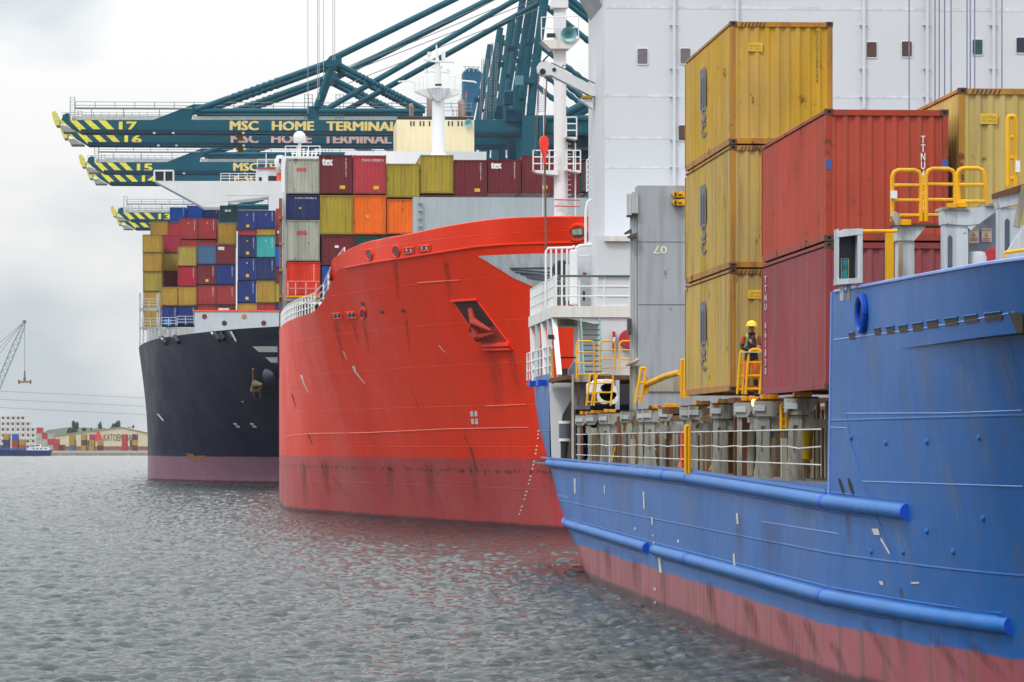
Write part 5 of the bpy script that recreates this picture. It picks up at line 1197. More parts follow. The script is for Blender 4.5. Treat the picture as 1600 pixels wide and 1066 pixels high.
# ------------------------------------------------------------ provision crane on the stern
pc = empty('provision_crane', PY(925,150,Ys+5), 'white provision crane arm reaching left from behind the white wall', 'crane'); Yc = Ys+4
mb = MB(); mb.prism([PY(840,103,Yc),PY(843,98,Yc),PY(853,94,Yc),PY(860,99,Yc),PY(935,138,Yc),PY(935,152,Yc),PY(922,149,Yc),PY(861,117,Yc),PY(848,118,Yc),PY(841,113,Yc)], (0,.6,0)); mb.build('jib', white_p, pc)
mb = MB(); mb.prism([PY(905,155,Yc+.1),PY(926,154,Yc+.1),PY(926,170,Yc+.1)], (0,.5,0)); mb.build('rest_bracket', white_p, pc)
mb = MB(); mb.fbox(910,149.5,926,153.5,Yc,.6); mb.build('rest_pad', paint('pad_ochre', lin(190,140,50), rust=.6), pc)
mb = MB(); mb.lathe(PY(848,112,Yc-.03), [(.12,0),(.12,.06)], 12, (0,1,0)); mb.lathe(PY(866,109,Yc-.03), [(.08,0),(.08,.06)], 12, (0,1,0)); mb.build('sheave', dark, pc)
mb = MB(); mb.ftube([(848,96),(863,80)], Yc, .03); mb.ftube([(861,98),(935,133)], Yc, .02); mb.ftube([(878,106),(880,102),(885,103),(884,108)], Yc, .02); mb.build('stay', dark, pc)
mb = MB(); mb.ftube([(854,118),(854,130),(850,215)], Yc-.1, .025); mb.ftube([(842,116),(836,240)], Yc-.1, .02); mb.build('fall_wire', plain('wire_brown', (.15,.08,.06)), pc)
hk = empty('hook_block', PY(850,225,Yc), 'bright red hook block hanging beside the white foremast', 'hook block')
mb = MB(); mb.prism([PY(850,211,Yc-.2),PY(857,216,Yc-.2),PY(858,226,Yc-.2),PY(855,240,Yc-.2),PY(852,246,Yc-.2),PY(849,246,Yc-.2),PY(845,233,Yc-.2),PY(843,221,Yc-.2),PY(845,214,Yc-.2)], (0,.3,0)); mb.build('cheek', plain('hook_red', lin(245,55,35), .4), hk, bevel=.03)
mb = MB(); mb.fbox(849,246,853,257,Yc-.15,.15); mb.build('shank', _mc['hook_red'], hk)
mb = MB(); mb.ftube([(851,255),(852,300),(853,392)], Yc-.1, .04); mb.build('pendant', plain('chain_brown', (.14,.11,.08), .9), hk)
# ------------------------------------------------------------ forecastle gear seen over the blue bulwark
Yn = 66.0
nl = empty('navigation_light', PY(1328,440,Yn), 'grey open lamp housing with two green lanterns on the blue bulwark', 'navigation light')
mb = MB(); mb.fbox(1308,358,1311,443,Yn,.35); mb.fbox(1340,358,1348,443,Yn,.35); mb.fpoly([(1308,364),(1320,358),(1348,357),(1348,366),(1308,371)], Yn-.01,.37); mb.fpoly([(1308,436),(1348,434),(1348,442),(1308,445)], Yn-.03,.4); mb.build('housing', steel_l, nl)
mb = MB(); mb.fbox(1310,364,1342,440,Yn+.3,.03); mb.build('back_plate', plain('lamp_back', (.02,.018,.03)), nl)
for y_ in (405, 421):
    mb = MB(); c = PY(1320,y_+14,Yn+.12); mb.lathe(c, [(.055,0),(.06,.01),(.06,.14),(.05,.15)], 14); mb.build('green_lens', plain('lens_teal', (.02,.20,.22), .1), nl, smooth=True)
    mb = MB(); 
    for dx in (-6,5): mb.fbox(1320+dx,y_,1321.5+dx,y_+15,Yn+.08,.04)
    mb.fbox(1313,y_-1,1327,y_,Yn+.07,.12); mb.build('lantern_cage', steel_d, nl)
for x in (1316,1326): mb = MB(); mb.ftube([(x,444),(x,470)], Yn+.1, .045, 10); mb.build('leg', steel, nl, smooth=True)
mb = MB(); mb.fbox(1385,364,1396.5,440,Yn,.15); o = mb.build('post', paint('mustard_post', lin(215,160,15), rough=.5, rust=.25), None, loc=PY(1390,440,Yn)); tag(o, 'square yellow post standing behind the blue bulwark', 'post')
mb = MB(); mb.ftube([(1348,361.5),(1402,361)], Yn+.08, .032, 8); mb.build('crossbar', yellow_s, o, smooth=True)
def pillar(name, label, body, head, Yx, slot=None, extra=()):
    r = empty(name, PY(body[0],body[3],Yx), label, 'pillar', 'grey lashing pillars on the forecastle')
    mb = MB(); mb.fbox(*body, Yx, .4); mb.build('column', steel_l, r, bevel=.01)
    mb = MB(); mb.fpoly(head, Yx-.04, .5); mb.build('head', steel_l, r)
    if slot: 
        mb = MB(); x0,y0,x1,y1 = slot; mb.fpoly([(x0,y0+4),((x0+x1)/2,y0),(x1,y0+4),(x1,y1),(x0,y1)], Yx-.012, .01); mb.build('slot', plain('slot_blue', (.07,.09,.14)), r)
    return r
r = pillar('lashing_pillar','grey pillar with flared head under the left yellow hoop',(1404,376,1429,440),[(1401,352),(1448,352),(1444,358),(1429,376),(1401,376)],Yg)
mb = MB(); mb.fbox(1404,378,1409,440,Yg-.03,.02); mb.build('stain', paint('stain_tan', lin(170,140,110), rust=.4), r)
mb = MB(); mb.fbox(1399,349,1478,353,Yg-.1,.7); mb.build('grating', rustm, r)
mb = MB(); mb.fbox(1406,343,1424,352,Yg-.15,.15); mb.build('twistlock', yellow_s, r, bevel=.01)
mb = MB(); mb.fpoly([(1393,338),(1398,330),(1406,334),(1406,352),(1400,352)], Yg-.2,.2); mb.build('lashing_fitting', steel_d, r)
mb = MB(); mb.fbox(1392,298,1402,310,Yg-.1,.04); mb.build('tag', white_p, r)
r = pillar('lashing_pillar','tall grey pillar with slanted side plate and warning signs',(1476,350,1513,440),[(1474,328),(1513,326),(1562,320),(1564,325),(1530,350),(1511,352),(1475,350)],Yg-1,slot=(1481,367,1488,420))
mb = MB(); mb.fbox(1474,323,1515,328,Yg-1.1,.8); mb.fbox(1540,318,1565,322,Yg-1.1,.8); mb.build('grating', steel_d, r)
for a_ in ((1481,317),(1497,316)): mb = MB(); mb.fbox(a_[0],a_[1],a_[0]+13,a_[1]+8,Yg-1.15,.15); mb.build('twistlock', yellow_s, r, bevel=.01)
mb = MB(); mb.fpoly([(1513,350),(1562,322),(1575,322),(1575,440),(1513,440)], Yg-.3, .1); mb.build('side_plate', paint('plate_grey', lin(132,136,148), rough=.6), r)
mb = MB(); mb.beam(PY(1512,358,Yg-.9), PY(1545,326,Yg-.9), .25, .1); mb.build('diagonal', steel_l, r)
for x in (1514,1534):
    mb = MB(); mb.fbox(x,358 if x<1520 else 357,x+15.5,380 if x < 1520 else 378,Yg-.33,.02); o = mb.build('warning_sign', plain('sign_cream', (.68,.60,.52)), r)
    mb = MB(); mb.fpoly([(x+4,370),(x+7.5,363),(x+11,370)], Yg-.345,.01); mb.build('triangle', plain('sign_amber', (.65,.35,.02)), o)
    mb = MB(); mb.fbox(x+2,372.5,x+14,374,Yg-.345,.01); mb.fbox(x+2,375.5,x+13,376.5,Yg-.345,.01); mb.fbox(x+1,358.8,x+14.5,360,Yg-.345,.01); mb.build('text_line', plain('sign_redline', (.50,.16,.13)), o)
r = pillar('lashing_pillar','grey slotted pillar below the tall yellow ladder at the right edge',(1563,325,1596,440),[(1560,306),(1600,298),(1600,318),(1563,325)],Yg-3,slot=(1570,341,1577.5,398))
mb = MB(); mb.fpoly([(1560,300),(1610,284),(1610,296),(1560,308)], Yg-3.1,.6); mb.build('grating', rustm, r)
mb = MB(); mb.beam(PY(1588,355,Yg-3.2), PY(1602,290,Yg-3.2), .12,.1); mb.build('strut', steel_d, r)
mb = MB(); mb.fpoly([(1568,402),(1615,330),(1615,410)], Yg-3.6,.1); mb.build('chute_plate', steel_l, r)
mb = MB(); mb.fbox(1587,251,1594,269,Yg-3.1,.03); mb.build('tag', white_p, r)
mb = MB(); mb.ftube([(1568,410),(1569,395),(1620,388)], Yg-3.8, .03, 8); tag(mb.build('handrail', yellow_s, None, loc=PY(1568,410,Yg-3.8), smooth=True), 'low yellow handrail over the bulwark at the right edge', 'handrail')
mb = MB(); c = PY(1530,412,Yg-.9); mb.lathe((c.x,c.y+.2,c.z-.3), [(.19,0),(.19,.42),(.16,.50),(.10,.53)], 18); tag(mb.build('vent_cowl', steel_l, None, loc=(c.x,c.y+.2,c.z-.3), smooth=True), 'short pale vent cowl beside the warning signs', 'vent')
mb = MB(); c = PY(1558,406,Yg-.9); mb.lathe((c.x,c.y+.1,c.z), [(.22,0),(.24,.03),(.24,.10),(.2,.13)], 22, (0,1,0)); tag(mb.build('hose_reel', _mc['fire_red'], None, loc=c, smooth=True), 'round red hose reel half hidden behind a grey pillar', 'hose reel')
# ================================================================ ship-to-shore cranes: one built from its parts, then copied along the quay
teal = paint('crane_teal', lin(12,80,97), rough=.5, var=.1, streak=.12, sc=.3)
teal_d = paint('crane_teal_dark', lin(10,56,78), rough=.55, var=.1, sc=.3)
cyel = plain('crane_yellow', lin(226,212,74)); walk = plain('walkway_grey', (.50,.50,.48)); cream_l = plain('crane_cream_letter', lin(222,196,120)); pink_l = plain('crane_pink_letter', lin(205,170,165))
YC = 484.0; DY = 3.5; SY = 6.5
CR = {}
def cp(px, py, dy=0): p = PY(px, py, YC); p.y += dy; return p
crane = empty('quay_crane', PY(820, 690, YC), 'front quay crane with dark teal boom numbered 17', 'quay crane', 'quay cranes with striped booms'); crane.location.z = 3.2
def two(f):
    f(0); f(DY)
mb = MB()
for dy in (0, DY):
    a = cp(93, 187.5); b = cp(1230, 206.5); x0, x1, zt, zb = a.x, b.x, a.z, b.z
    P = [(cp(93,187.5)), cp(1230,187.5), cp(1230,206.5), cp(126,206.5), cp(104,193)]; mb.prism([(p.x, YC+dy, p.z) for p in P], (0,.9,0))
    P = [cp(238,188), cp(302,163), cp(334,163), cp(334,170), cp(300,176), cp(297,188)]; mb.prism([(p.x, YC+dy+.02, p.z) for p in P], (0,.8,0))
    P = [cp(96,188), cp(98,180), cp(103,177), cp(108,177), cp(108,188)]; mb.prism([(p.x, YC+dy+.02, p.z) for p in P], (0,.8,0))
    P = [cp(480,166), cp(500,166), cp(500,174), cp(497,188), cp(484,188), cp(480,174)]; mb.prism([(p.x, YC+dy+.03, p.z) for p in P], (0,.8,0))
for x in (130,260,400,520,640,760,880): p = cp(x,200); mb.box((p.x,YC+.9,p.z-.2),(p.x+.5,YC+DY,p.z+.4))
mb.build('boom', teal, crane)
mb = MB()
for dy in (0, DY): a = cp(126,206.6); b = cp(1230,208.6); mb.box((a.x,YC+dy-.12,b.z),(b.x,YC+dy+1.2,a.z))
mb.build('trolley_rail', teal_d, crane)
mb = MB()
for t0, t1, b0, b1 in ((109,120,126,138),(131,142,149,161),(153,165,171,182)):
    mb.prism([cp(t0,188.2,-.02), cp(t1,188.2,-.02), cp(b1,205.6,-.02), cp(b0,205.6,-.02)], (0,.015,0))
mb.prism([cp(93,188.2,-.02), cp(97.5,188.2,-.02), cp(107,197,-.02), cp(103,196,-.02)], (0,.015,0)); mb.build('warning_stripe', cyel, crane)
mb = MB(); mb.prism([cp(80.5,176), cp(86,173), cp(90,178), cp(93,187), cp(93,196), cp(87,196), cp(84,190)], (0,4.2,0)); mb.build('boom_tip', plain('tip_yellow', lin(208,200,95)), crane)
mb = MB(); mb.prism([cp(93,197), cp(104,197), cp(120,206), cp(98,206)], (0,4.2,0)); mb.build('tip_plate', plain('tip_grey', (.30,.29,.28)), crane)
mb = MB(); a = cp(360,203.4,-.03); b = cp(620,190.8,-.03); letter(mb, 'MSC   HOME   TERMINAL', a, (b.x-a.x,0,0), (0,0,b.z-a.z), .05); txt = mb.build('lettering', cream_l, crane)
mb = MB()
for x0, x1 in ((112,296),(301,480),(498,740)): mb.prism([cp(x0,181.5,.3), cp(x1,181.5,.3), cp(x1,187,.3), cp(x0,187,.3)], (0,.1,0))
mb.build('walkway', walk, crane)
# handrails and ladder cage above the boom
mb = MB(); R1 = .045
for y_ in (157.5,163,168.8): mb.tube([cp(117,y_,1.5), cp(740,y_+3,1.5)], R1, 5)
mb.tube([cp(117,168.8,0), cp(300,169.5,0)], .10, 6)
for x in range(117, 740, 31): mb.tube([cp(x,157.5,1.5), cp(x,168.8,1.5)], R1, 5)
for x in range(110, 236, 12): mb.tube([cp(x,175.5,.2), cp(x,182,.2)], .03, 5)
for y_ in (175.5,179): mb.tube([cp(95,y_,.2), cp(300,y_,.2)], .03, 5)
for x in (117,143,193,249): mb.tube([cp(x,168.8,.3), cp(x,182,.3)], .05, 5)
mb.build('handrail', plain('rail_steel', (.20,.23,.26)), crane)
mb = MB()
for x in (109.5,116.5): mb.tube([cp(x,151,.2), cp(x,187,.2)], .07, 5)
for y_ in range(152, 186, 4): mb.tube([cp(109.5,y_,.2), cp(116.5,y_,.2)], .04, 5)
mb.build('ladder', plain('ladder_pale', (.42,.44,.45)), crane)
for x0 in (476, 525):
    mb = MB()
    for x in (x0,x0+6,x0+12): mb.tube([cp(x,147,.3), cp(x,187,.3)], .05, 5)
    for y_ in range(148, 186, 6): mb.tube([cp(x0,y_,.3), cp(x0+12,y_,.3)], .035, 5)
    mb.build('ladder', _mc['rail_steel'], crane)
# tubes
def ct(name, pts, r, far=(0,0,0,0), n=12, mat=teal, dys=(0, SY), wob=None):
    for dy in dys:
        mb = MB(); P = [cp(x, y_, dy) for x, y_ in pts]
        if wob:
            Q = []; rs = []; m = 90
            for i in range(m+1):
                t = i/m; Q.append(P[0].lerp(P[-1], t)); rs.append(r*(1+.16*math.sin(t*2*math.pi*wob[2])*(1 if wob[0] < t < wob[1] else 0)))
            mb.tube(Q, rs, n)
        else: mb.tube(P, r, n)
        mb.build(name, mat, crane, smooth=True)
ct('forestay', [(306,172),(516,97)], .40, wob=(.25,.62,22))
ct('top_chord', [(312,173.5),(482,173.5)], .34); ct('top_chord', [(498,173.5),(664,173.5)], .34)
ct('strut', [(494,168),(519,98)], .40)
ct('brace', [(525,99),(664,171)], .36, wob=(.2,.8,24))
mb = MB(); mb.prism([cp(506,99,-.4), cp(516,88,-.4), cp(524,85,-.4), cp(534,92,-.4), cp(534,101,-.4), cp(522,104,-.4), cp(508,106,-.4)], (0,SY+.9,0)); mb.build('node', teal, crane)
for (u, v) in (((524,90),(853,-72)),): ct('upper_stay', [u, v], .44, dys=(0,))
mb = MB(); mb.tube([cp(530,112,SY), cp(852,-57,SY+5)], .44, 12); mb.build('upper_stay', teal, crane, smooth=True)
for u, v, d in (((511,170),(846,-24),.4),((536,171),(846,-2),5)):
    mb = MB(); mb.tube([cp(*u,d), cp(*v,d)], .38, 12); mb.build('inner_stay', teal, crane, smooth=True)
# hoist ropes running beside the stays
for k, (u, v, dy) in enumerate((((537,108),(850,-20),2),((540,112),(850,-8),3),((545,126),(850,6),4),((537,102),(850,-40),5))):
    mb = MB(); mb.tube([cp(*u,dy), cp(*v,dy)], .055, 5); mb.build('rope', plain('rope_grey', (.17,.18,.20)), crane)
# A-frame, legs, back stays, main girder
ct('frame_leg', [(829,180),(834,125),(860,-72)], .58, dys=(0,), n=16); ct('frame_leg', [(815,180),(818,125),(850,-72)], .50, dys=(14,), n=16)
mb = MB(); mb.fbox(817,122,836,131,YC-.8,1.6); mb.build('collar', teal, crane)
mb = MB(); mb.tube([cp(838,-72,0), cp(868,-72,14)], .8, 10); mb.build('apex_beam', teal, crane)
ct('back_stay', [(862,-60),(1140,162)], .42, dys=(0,), wob=(.3,.9,20)); ct('back_stay', [(862,-48),(1140,178)], .42, dys=(10,), wob=(.3,.9,20))
ct('rear_brace', [(866,187),(1000,115)], .5, dys=(0, DY))
mb = MB(); mb.fbox(816,180,841,560,YC-1.2,1.6); mb.prism([cp(841,188,-1.2), cp(855,188,-1.2), cp(841,222,-1.2)], (0,1.2,0)); mb.build('portal_leg', teal, crane)
mb = MB(); mb.fbox(794,212,806,560,YC+14,1.6); mb.build('portal_leg', teal_d, crane)
for d_ in (-1.2, 14): mb = MB(); mb.fbox(1130,212,1150,560,YC+d_,1.6); mb.build('portal_leg', teal, crane)
mb = MB(); mb.fbox(735,188,1230,214,YC+1.2,4.5); mb.build('girder', teal_d, crane)
ct('girder_pipe', [(841,185),(1230,185)], .42, dys=(0,))
mb = MB(); mb.fbox(880,210,1230,232,YC+2,5); mb.build('machine_house', teal_d, crane)
mb = MB(); mb.fbox(790,172,816,190,YC-.5,1.5); mb.build('gear_platform', teal_d, crane)
mb = MB(); mb.fbox(788,143,802,163,YC-1.5,2); mb.build('electrical_house', teal_d, crane)
mb = MB(); mb.fbox(806,118,818,133,YC-1.5,2); mb.build('cabinet', plain('cab_grey', lin(70,120,130)), crane)
mb = MB()
for x in (841,851): mb.tube([cp(x,140,-.5), cp(x,178,-.5)], .07, 5)
for y_ in range(142, 178, 3): mb.tube([cp(841,y_,-.5), cp(851,y_,-.5)], .04, 5)
mb.build('ladder', _mc['rail_steel'], crane)
for x in (772, 849, 780):
    mb = MB()
    for d in (0, 3): mb.tube([cp(x+d,20 if x==849 else 60,6), cp(x+d-(4 if x!=849 else 3),120 if x==849 else 168,6)], .045, 5)
    for i in range(22): mb.tube([cp(x-i*.18,(20 if x==849 else 60)+i*4.8,6), cp(x+3-i*.18,(20 if x==849 else 60)+i*4.8,6)], .035, 5)
    mb.build('ladder', _mc['rail_steel'], crane)
for q in ((792,72,804,79),(820,66,832,70),(806,92,814,97)): mb = MB(); mb.fbox(*q,YC-1,1.5); mb.build('bracket', teal_d, crane)
mb = MB(); mb.fbox(367,207,380,210.5,YC+1,5); mb.fbox(370,210.5,379,219,YC+1.5,2.2); mb.build('trolley', paint('trolley_ochre', lin(140,112,40), rust=.3), crane)
for x in (268.5, 239, 378): mb = MB(); mb.fbox(x,206.5,x+4,209.2,YC-.4,.3); mb.build('floodlight', plain('fl_pale', (.55,.57,.58)), crane)
tip = ((82,17,'17'),)
def crane_number(root, body, s=1):
    mb = MB(); a = cp(187,203.8,-.03); b = cp(213,190.8,-.03); letter(mb, body, a, (b.x-a.x,0,0), (0,0,b.z-a.z), .06); o = mb.build('number', cyel, root); return o
n17 = crane_number(crane, '17')
def dup_crane(num, Yn, label, letters=None, skip=()):
    r = crane.copy(); COL.objects.link(r); r.location = crane.location + Vector((0, Yn-YC, 0)); r['label'] = label
    for ch in crane.children:
        if ch is n17: continue
        if ch.name.split('.')[0] in skip: continue
        c = ch.copy(); COL.objects.link(c); c.parent = r
        if ch is txt and letters: c.material_slots[0].link = 'OBJECT'; c.material_slots[0].material = letters
    mb = MB(); a = cp(187,203.8,-.03); b = cp(213,190.8,-.03); letter(mb, num, a, (b.x-a.x,0,0), (0,0,b.z-a.z), .06)
    me = mb.mesh('number', cyel); me.transform(Matrix.Translation(-WL(crane))); o = bpy.data.objects.new('number', me); COL.objects.link(o); o.parent = r
    return r
for num, k, lab, lt in (('16', 473, 'quay crane numbered 16 with pale pink lettering, directly under crane 17', pink_l), ('15', 428.5, 'quay crane numbered 15 with its boom above the white ship bridge', None),
                        ('14', 410.5, 'quay crane numbered 14, boom tip just left of the white bridge wing cab', None), ('13', 351.5, 'quay crane numbered 13 with its boom tip above the left containers', None), ('12', 338.5, 'furthest quay crane, striped boom tip half hidden below the one numbered 13', None)):
    dup_crane(num, YC*493/k, lab, lt, ('upper_stay','inner_stay','rope') if num == '16' else ('upper_stay','inner_stay','rope','cabinet','apex_beam','collar') if num in ('15','14') else ('upper_stay','inner_stay','rope','frame_leg','back_stay','apex_beam','bracket','collar','rear_brace','cabinet','electrical_house'))
# teal top of another crane seen between the radar mast and the A-frame
mh = empty('crane_machine_tower', PY(735,200,600), 'teal tapered crane tower top with a red mark left of the A-frame', 'crane tower')
mb = MB(); mb.fpoly([(724,112),(732,106),(748,108),(752,120),(748,150),(740,186),(728,186),(724,150)], 600, 5); mb.build('tower', paint('tower_blue', lin(42,100,130), rough=.6), mh)
mb = MB(); mb.fpoly([(727,144),(730,141),(728.5,153),(726,154)], 599.9, .05); mb.build('mark', plain('mark_red', (.6,.05,.05)), mh)
mb = MB(); mb.ftube([(745,115),(800,150)], 601, .6, 10); mb.build('brace', teal, mh, smooth=True)
mb = MB(); mb.ftube([(745,142),(800,172)], 602, .55, 10); mb.build('brace', teal, mh, smooth=True)
mb = MB()
for x in (727,733,740,747): mb.ftube([(x,104),(x,112)], 599.5, .08)
mb.ftube([(724,104),(750,105)], 599.5, .07); mb.build('railing', _mc['ladder_pale'], mh)
# vertical ropes of a raised load out of frame
for x, y1, lab in ((481,172,'leftmost and lowest reaching of the thin vertical hoist ropes in the sky'),(496,150,'second hoist rope from the left, one of a close pair'),(498.5,150,'right rope of the close pair left of the striped boom node'),(505.5,118,'hoist rope just left of the rightmost pair'),(520,88,'left rope of the rightmost pair ending at the boom node'),(523,88,'rightmost thin vertical hoist rope above the boom node')):
    mb = MB(); mb.tube([PY(x,y1+6,478), PY(x,-90,478)], .045, 5); tag(mb.build('hoist_rope', plain('rope_pale', (.33,.34,.36)), None, loc=PY(x,y1+6,478)), lab, 'rope', 'vertical hoist ropes above the booms')
# ================================================================ far bank: boxes, barge, harbour crane
reef = paint('reefer_white', (.62,.62,.60), rough=.6, var=.08, rust=.2); fanm = plain('fan_navy', (.02,.035,.10)); rfr = paint('reefer_frame', lin(190,170,160), rough=.7, rust=.3)
Yr = 1665; pw = 7.85
def reefer(px, py, i, j):
    p = PY(px, py, Yr); h = 2.59
    r = container(p.x + CW/2, Yr, p.z, h, reef, rfr, f'white refrigerated container, {ORD[i]} from the left in tier {j+1} of the far bank stack', casts=False, group='white refrigerated containers on the far bank')
    r['label'] = f'white refrigerated container, {ORD[i]} from the left in the {["bottom","second","third","fourth","fifth","top"][j]} tier on the far bank'
    mb = MB(); o = WL(r); mb.lathe((o.x+random.uniform(-.1,.1), o.y-.02, o.z+1.75), [(.62,.0),(.62,.06)], 12, (0,1,0)); mb.build('fan', fanm, r)
z0 = PY(0,702,Yr).z
for j in range(6):
    for i in range((7,8,8,8,7,6)[j]):
        reefer(-7.5 + i*pw, 704.4 - j*9.0, i, j)
def farbox(px, py, colr, Yk=1700, label='', w=CW):
    p = PY(px, py, Yk); return container(p.x + CW/2, Yk, p.z, 2.59, PM[colr][0], PM[colr][1], label, casts=False, group='loose containers on the far bank')
FB = [(0,705,'blue','blue container at the foot of the far stack by the picture edge'),(4.5,705,'blue','lower blue box beside the picture edge on the far bank'),(4.5,696.3,'navy','upper dark blue box beside the picture edge on the far bank'),(5,687.6,'mustard','mustard box topping the blue pair on the far bank'),
 (18.5,705,'red','lowest red box of the short stack left of the barge house'),(18.5,696.3,'red','middle red box of the short stack left of the barge house'),(18.5,687.6,'royal','bright blue box topping the short red stack'),
 (30,705,'rose','rose box under a mustard one behind the barge house'),(30,696.3,'mustard','mustard box on the rose one behind the barge house'),
 (108,705,'faded','faded blue box below two mustard ones before the warehouse'),(108,696.3,'mustard','mustard box in the middle of the stack left of the warehouse sign'),(108,687.6,'mustard','top mustard box of the stack left of the warehouse sign'),
 (126.5,705,'ochre','ochre box at the foot of the second stack before the warehouse'),(126.5,696.3,'maroon','maroon box in the middle of the second stack before the warehouse'),(126.5,687.6,'ochre','ochre box topping the second stack before the warehouse'),
 (139,705,'mustard','lower mustard box directly left of the red dotted sign'),(139,696.3,'mustard','upper mustard box directly left of the red dotted sign'),(139.5,687.6,'magenta','purple red box topping the stack by the dotted sign'),
 (152,705,'maroon','maroon box under the red dotted warehouse sign'),(152,696.3,'mustard','mustard box under the red dotted warehouse sign'),
 (190,705,'rose','lowest pink red box covering the warehouse lettering'),(190,696.3,'rose','middle pink red box covering the warehouse lettering'),(190,687.6,'rose','top pink red box covering the warehouse lettering'),
 (206,705,'maroon','lowest box of the stack nearest the black bow'),(206,696.3,'ochre','ochre box of the stack nearest the black bow'),(206,687.6,'maroon','top maroon box of the stack nearest the black bow')]
for x, y_, c_, l_ in FB: farbox(x, y_, c_, 1700 if x > 80 else 1630, l_)
for j in range(4):
    for i in range((5,4,3,1)[j]):
        p = PY(57+i*8.6, 704.2-j*9.0, 1640); c_ = [['grey','grey','grey','rose','maroon'],['grey','grey','rose','rose','grey'],['grey','rose','grey','grey','grey'],['rose']][j][i]
        r = container(p.x+CW/2, 1640, p.z, 2.59, PM[c_][0], PM[c_][1], f'{PAL[c_][0]} container', casts=False, group='stepped block of containers beside the warehouse')
        r['label'] = f'{PAL[c_][0]} container, {ORD[i]} along the {["bottom","second","third","top"][j]} tier of the stepped block left of the warehouse'
# barge
Yb = 1200
ba = empty('barge', PY(30,712,Yb), 'long dark blue barge with white wheelhouse moored at the far bank', 'barge'); ba.location.z = 0
mb = MB(); mb.prism([PY(-90,703,Yb),PY(74,704,Yb),PY(80,703,Yb),PY(76,714,Yb),PY(-90,714,Yb)], (0,9,0)); mb.build('hull', paint('barge_blue', lin(30,50,100), rough=.5), ba)
mb = MB(); mb.fbox(-90,700.5,40,703.2,Yb+1,7); mb.build('hatch', paint('barge_hatch', lin(60,95,150), rough=.5), ba)
mb = MB(); mb.fpoly([(41,704),(44,699),(47,698.5),(75,698.5),(77,704)], Yb+1, 7); mb.build('deckhouse', white_p, ba)
mb = MB(); mb.fbox(55,694.5,63,698.5,Yb+2,4); mb.build('wheelhouse', white_p, ba)
mb = MB(); mb.fbox(56,695.3,62,697.3,Yb+1.95,.1); mb.build('window', glass_d, ba)
mb = MB()
for x in (51,57,63,70): mb.fbox(x,700.3,x+2.5,702,Yb+.93,.1)
mb.build('window_band', glass_d, ba)
# lattice harbour crane
lat = plain('lattice_blue_grey', lin(130,145,160)); Yh = 1190
lc = empty('harbour_crane', PY(-45,700,Yh+14), 'pale lattice jib crane leaning in from the left edge', 'harbour crane'); lc.location.z = .45
mb = MB(); a = PY(-30,668,Yh); b = PY(39.5,502,Yh); ax = (b-a).normalized(); n_ = Vector((-ax.z,0,ax.x))
def corner(t, s, d): w = .85*(1 if .08 < t < .8 else (max(.25, t/.08) if t <= .08 else 1 - (t-.8)*3.3)); return a.lerp(b, t) + n_*s*w + Vector((0, d*w, 0))
for s in (-1, 1):
    for d in (-1, 1): mb.tube([corner(t, s, d) for t in (0,.08,.8,1)], .13, 5)
N = 34
for i in range(N):
    t0, t1 = i/N, (i+1)/N
    for d in (-1, 1): mb.tube([corner(t0, -1 if i%2 else 1, d), corner(t1, 1 if i%2 else -1, d)], .07, 4)
    for s in (-1, 1): mb.tube([corner(t0, s, -1 if i%2 else 1), corner(t1, s, 1 if i%2 else -1)], .06, 4)
mb.build('jib', lat, lc)
mb = MB(); mb.lathe(PY(38,503,Yh-.4), [(.6,0),(.6,.8)], 14, (0,1,0)); mb.build('head_sheave', plain('sheave_dark', (.12,.10,.11)), lc)
for k in range(3):
    mb = MB(); mb.tube([PY(37-k*1.5,504+k,Yh), PY(-45,610-k*18,Yh)], .06, 4); mb.build('stay_rope', wire, lc)
mb = MB(); mb.tube([PY(38.5,505,Yh), PY(38.5,580,Yh)], .07, 4); mb.build('fall_rope', wire, lc)
mb = MB(); p = PY(-45,640,Yh); mb.box((p.x-2.5,Yh+2,1.9),(p.x+2.5,Yh+8,p.z+18)); mb.build('tower', lat, lc)
sp = empty('spreader', PY(38,597,Yh), 'small yellow container spreader hanging from the lattice crane', 'spreader')
mb = MB(); mb.fbox(30,595.5,46.5,598.5,Yh,2); mb.build('beam', paint('spreader_ochre', lin(150,120,70), rust=.3), sp)
for x in (28.3, 46.5): mb = MB(); mb.fbox(x,593.5,x+2,600,Yh-.2,2.4); mb.build('end_frame', plain('spreader_red', (.16,.08,.09)), sp)
mb = MB(); mb.fbox(36.5,590,40.5,595.5,Yh+.6,.8); mb.fbox(37.3,580,39.7,590,Yh+.7,.6); mb.build('headblock', _mc['sheave_dark'], sp)
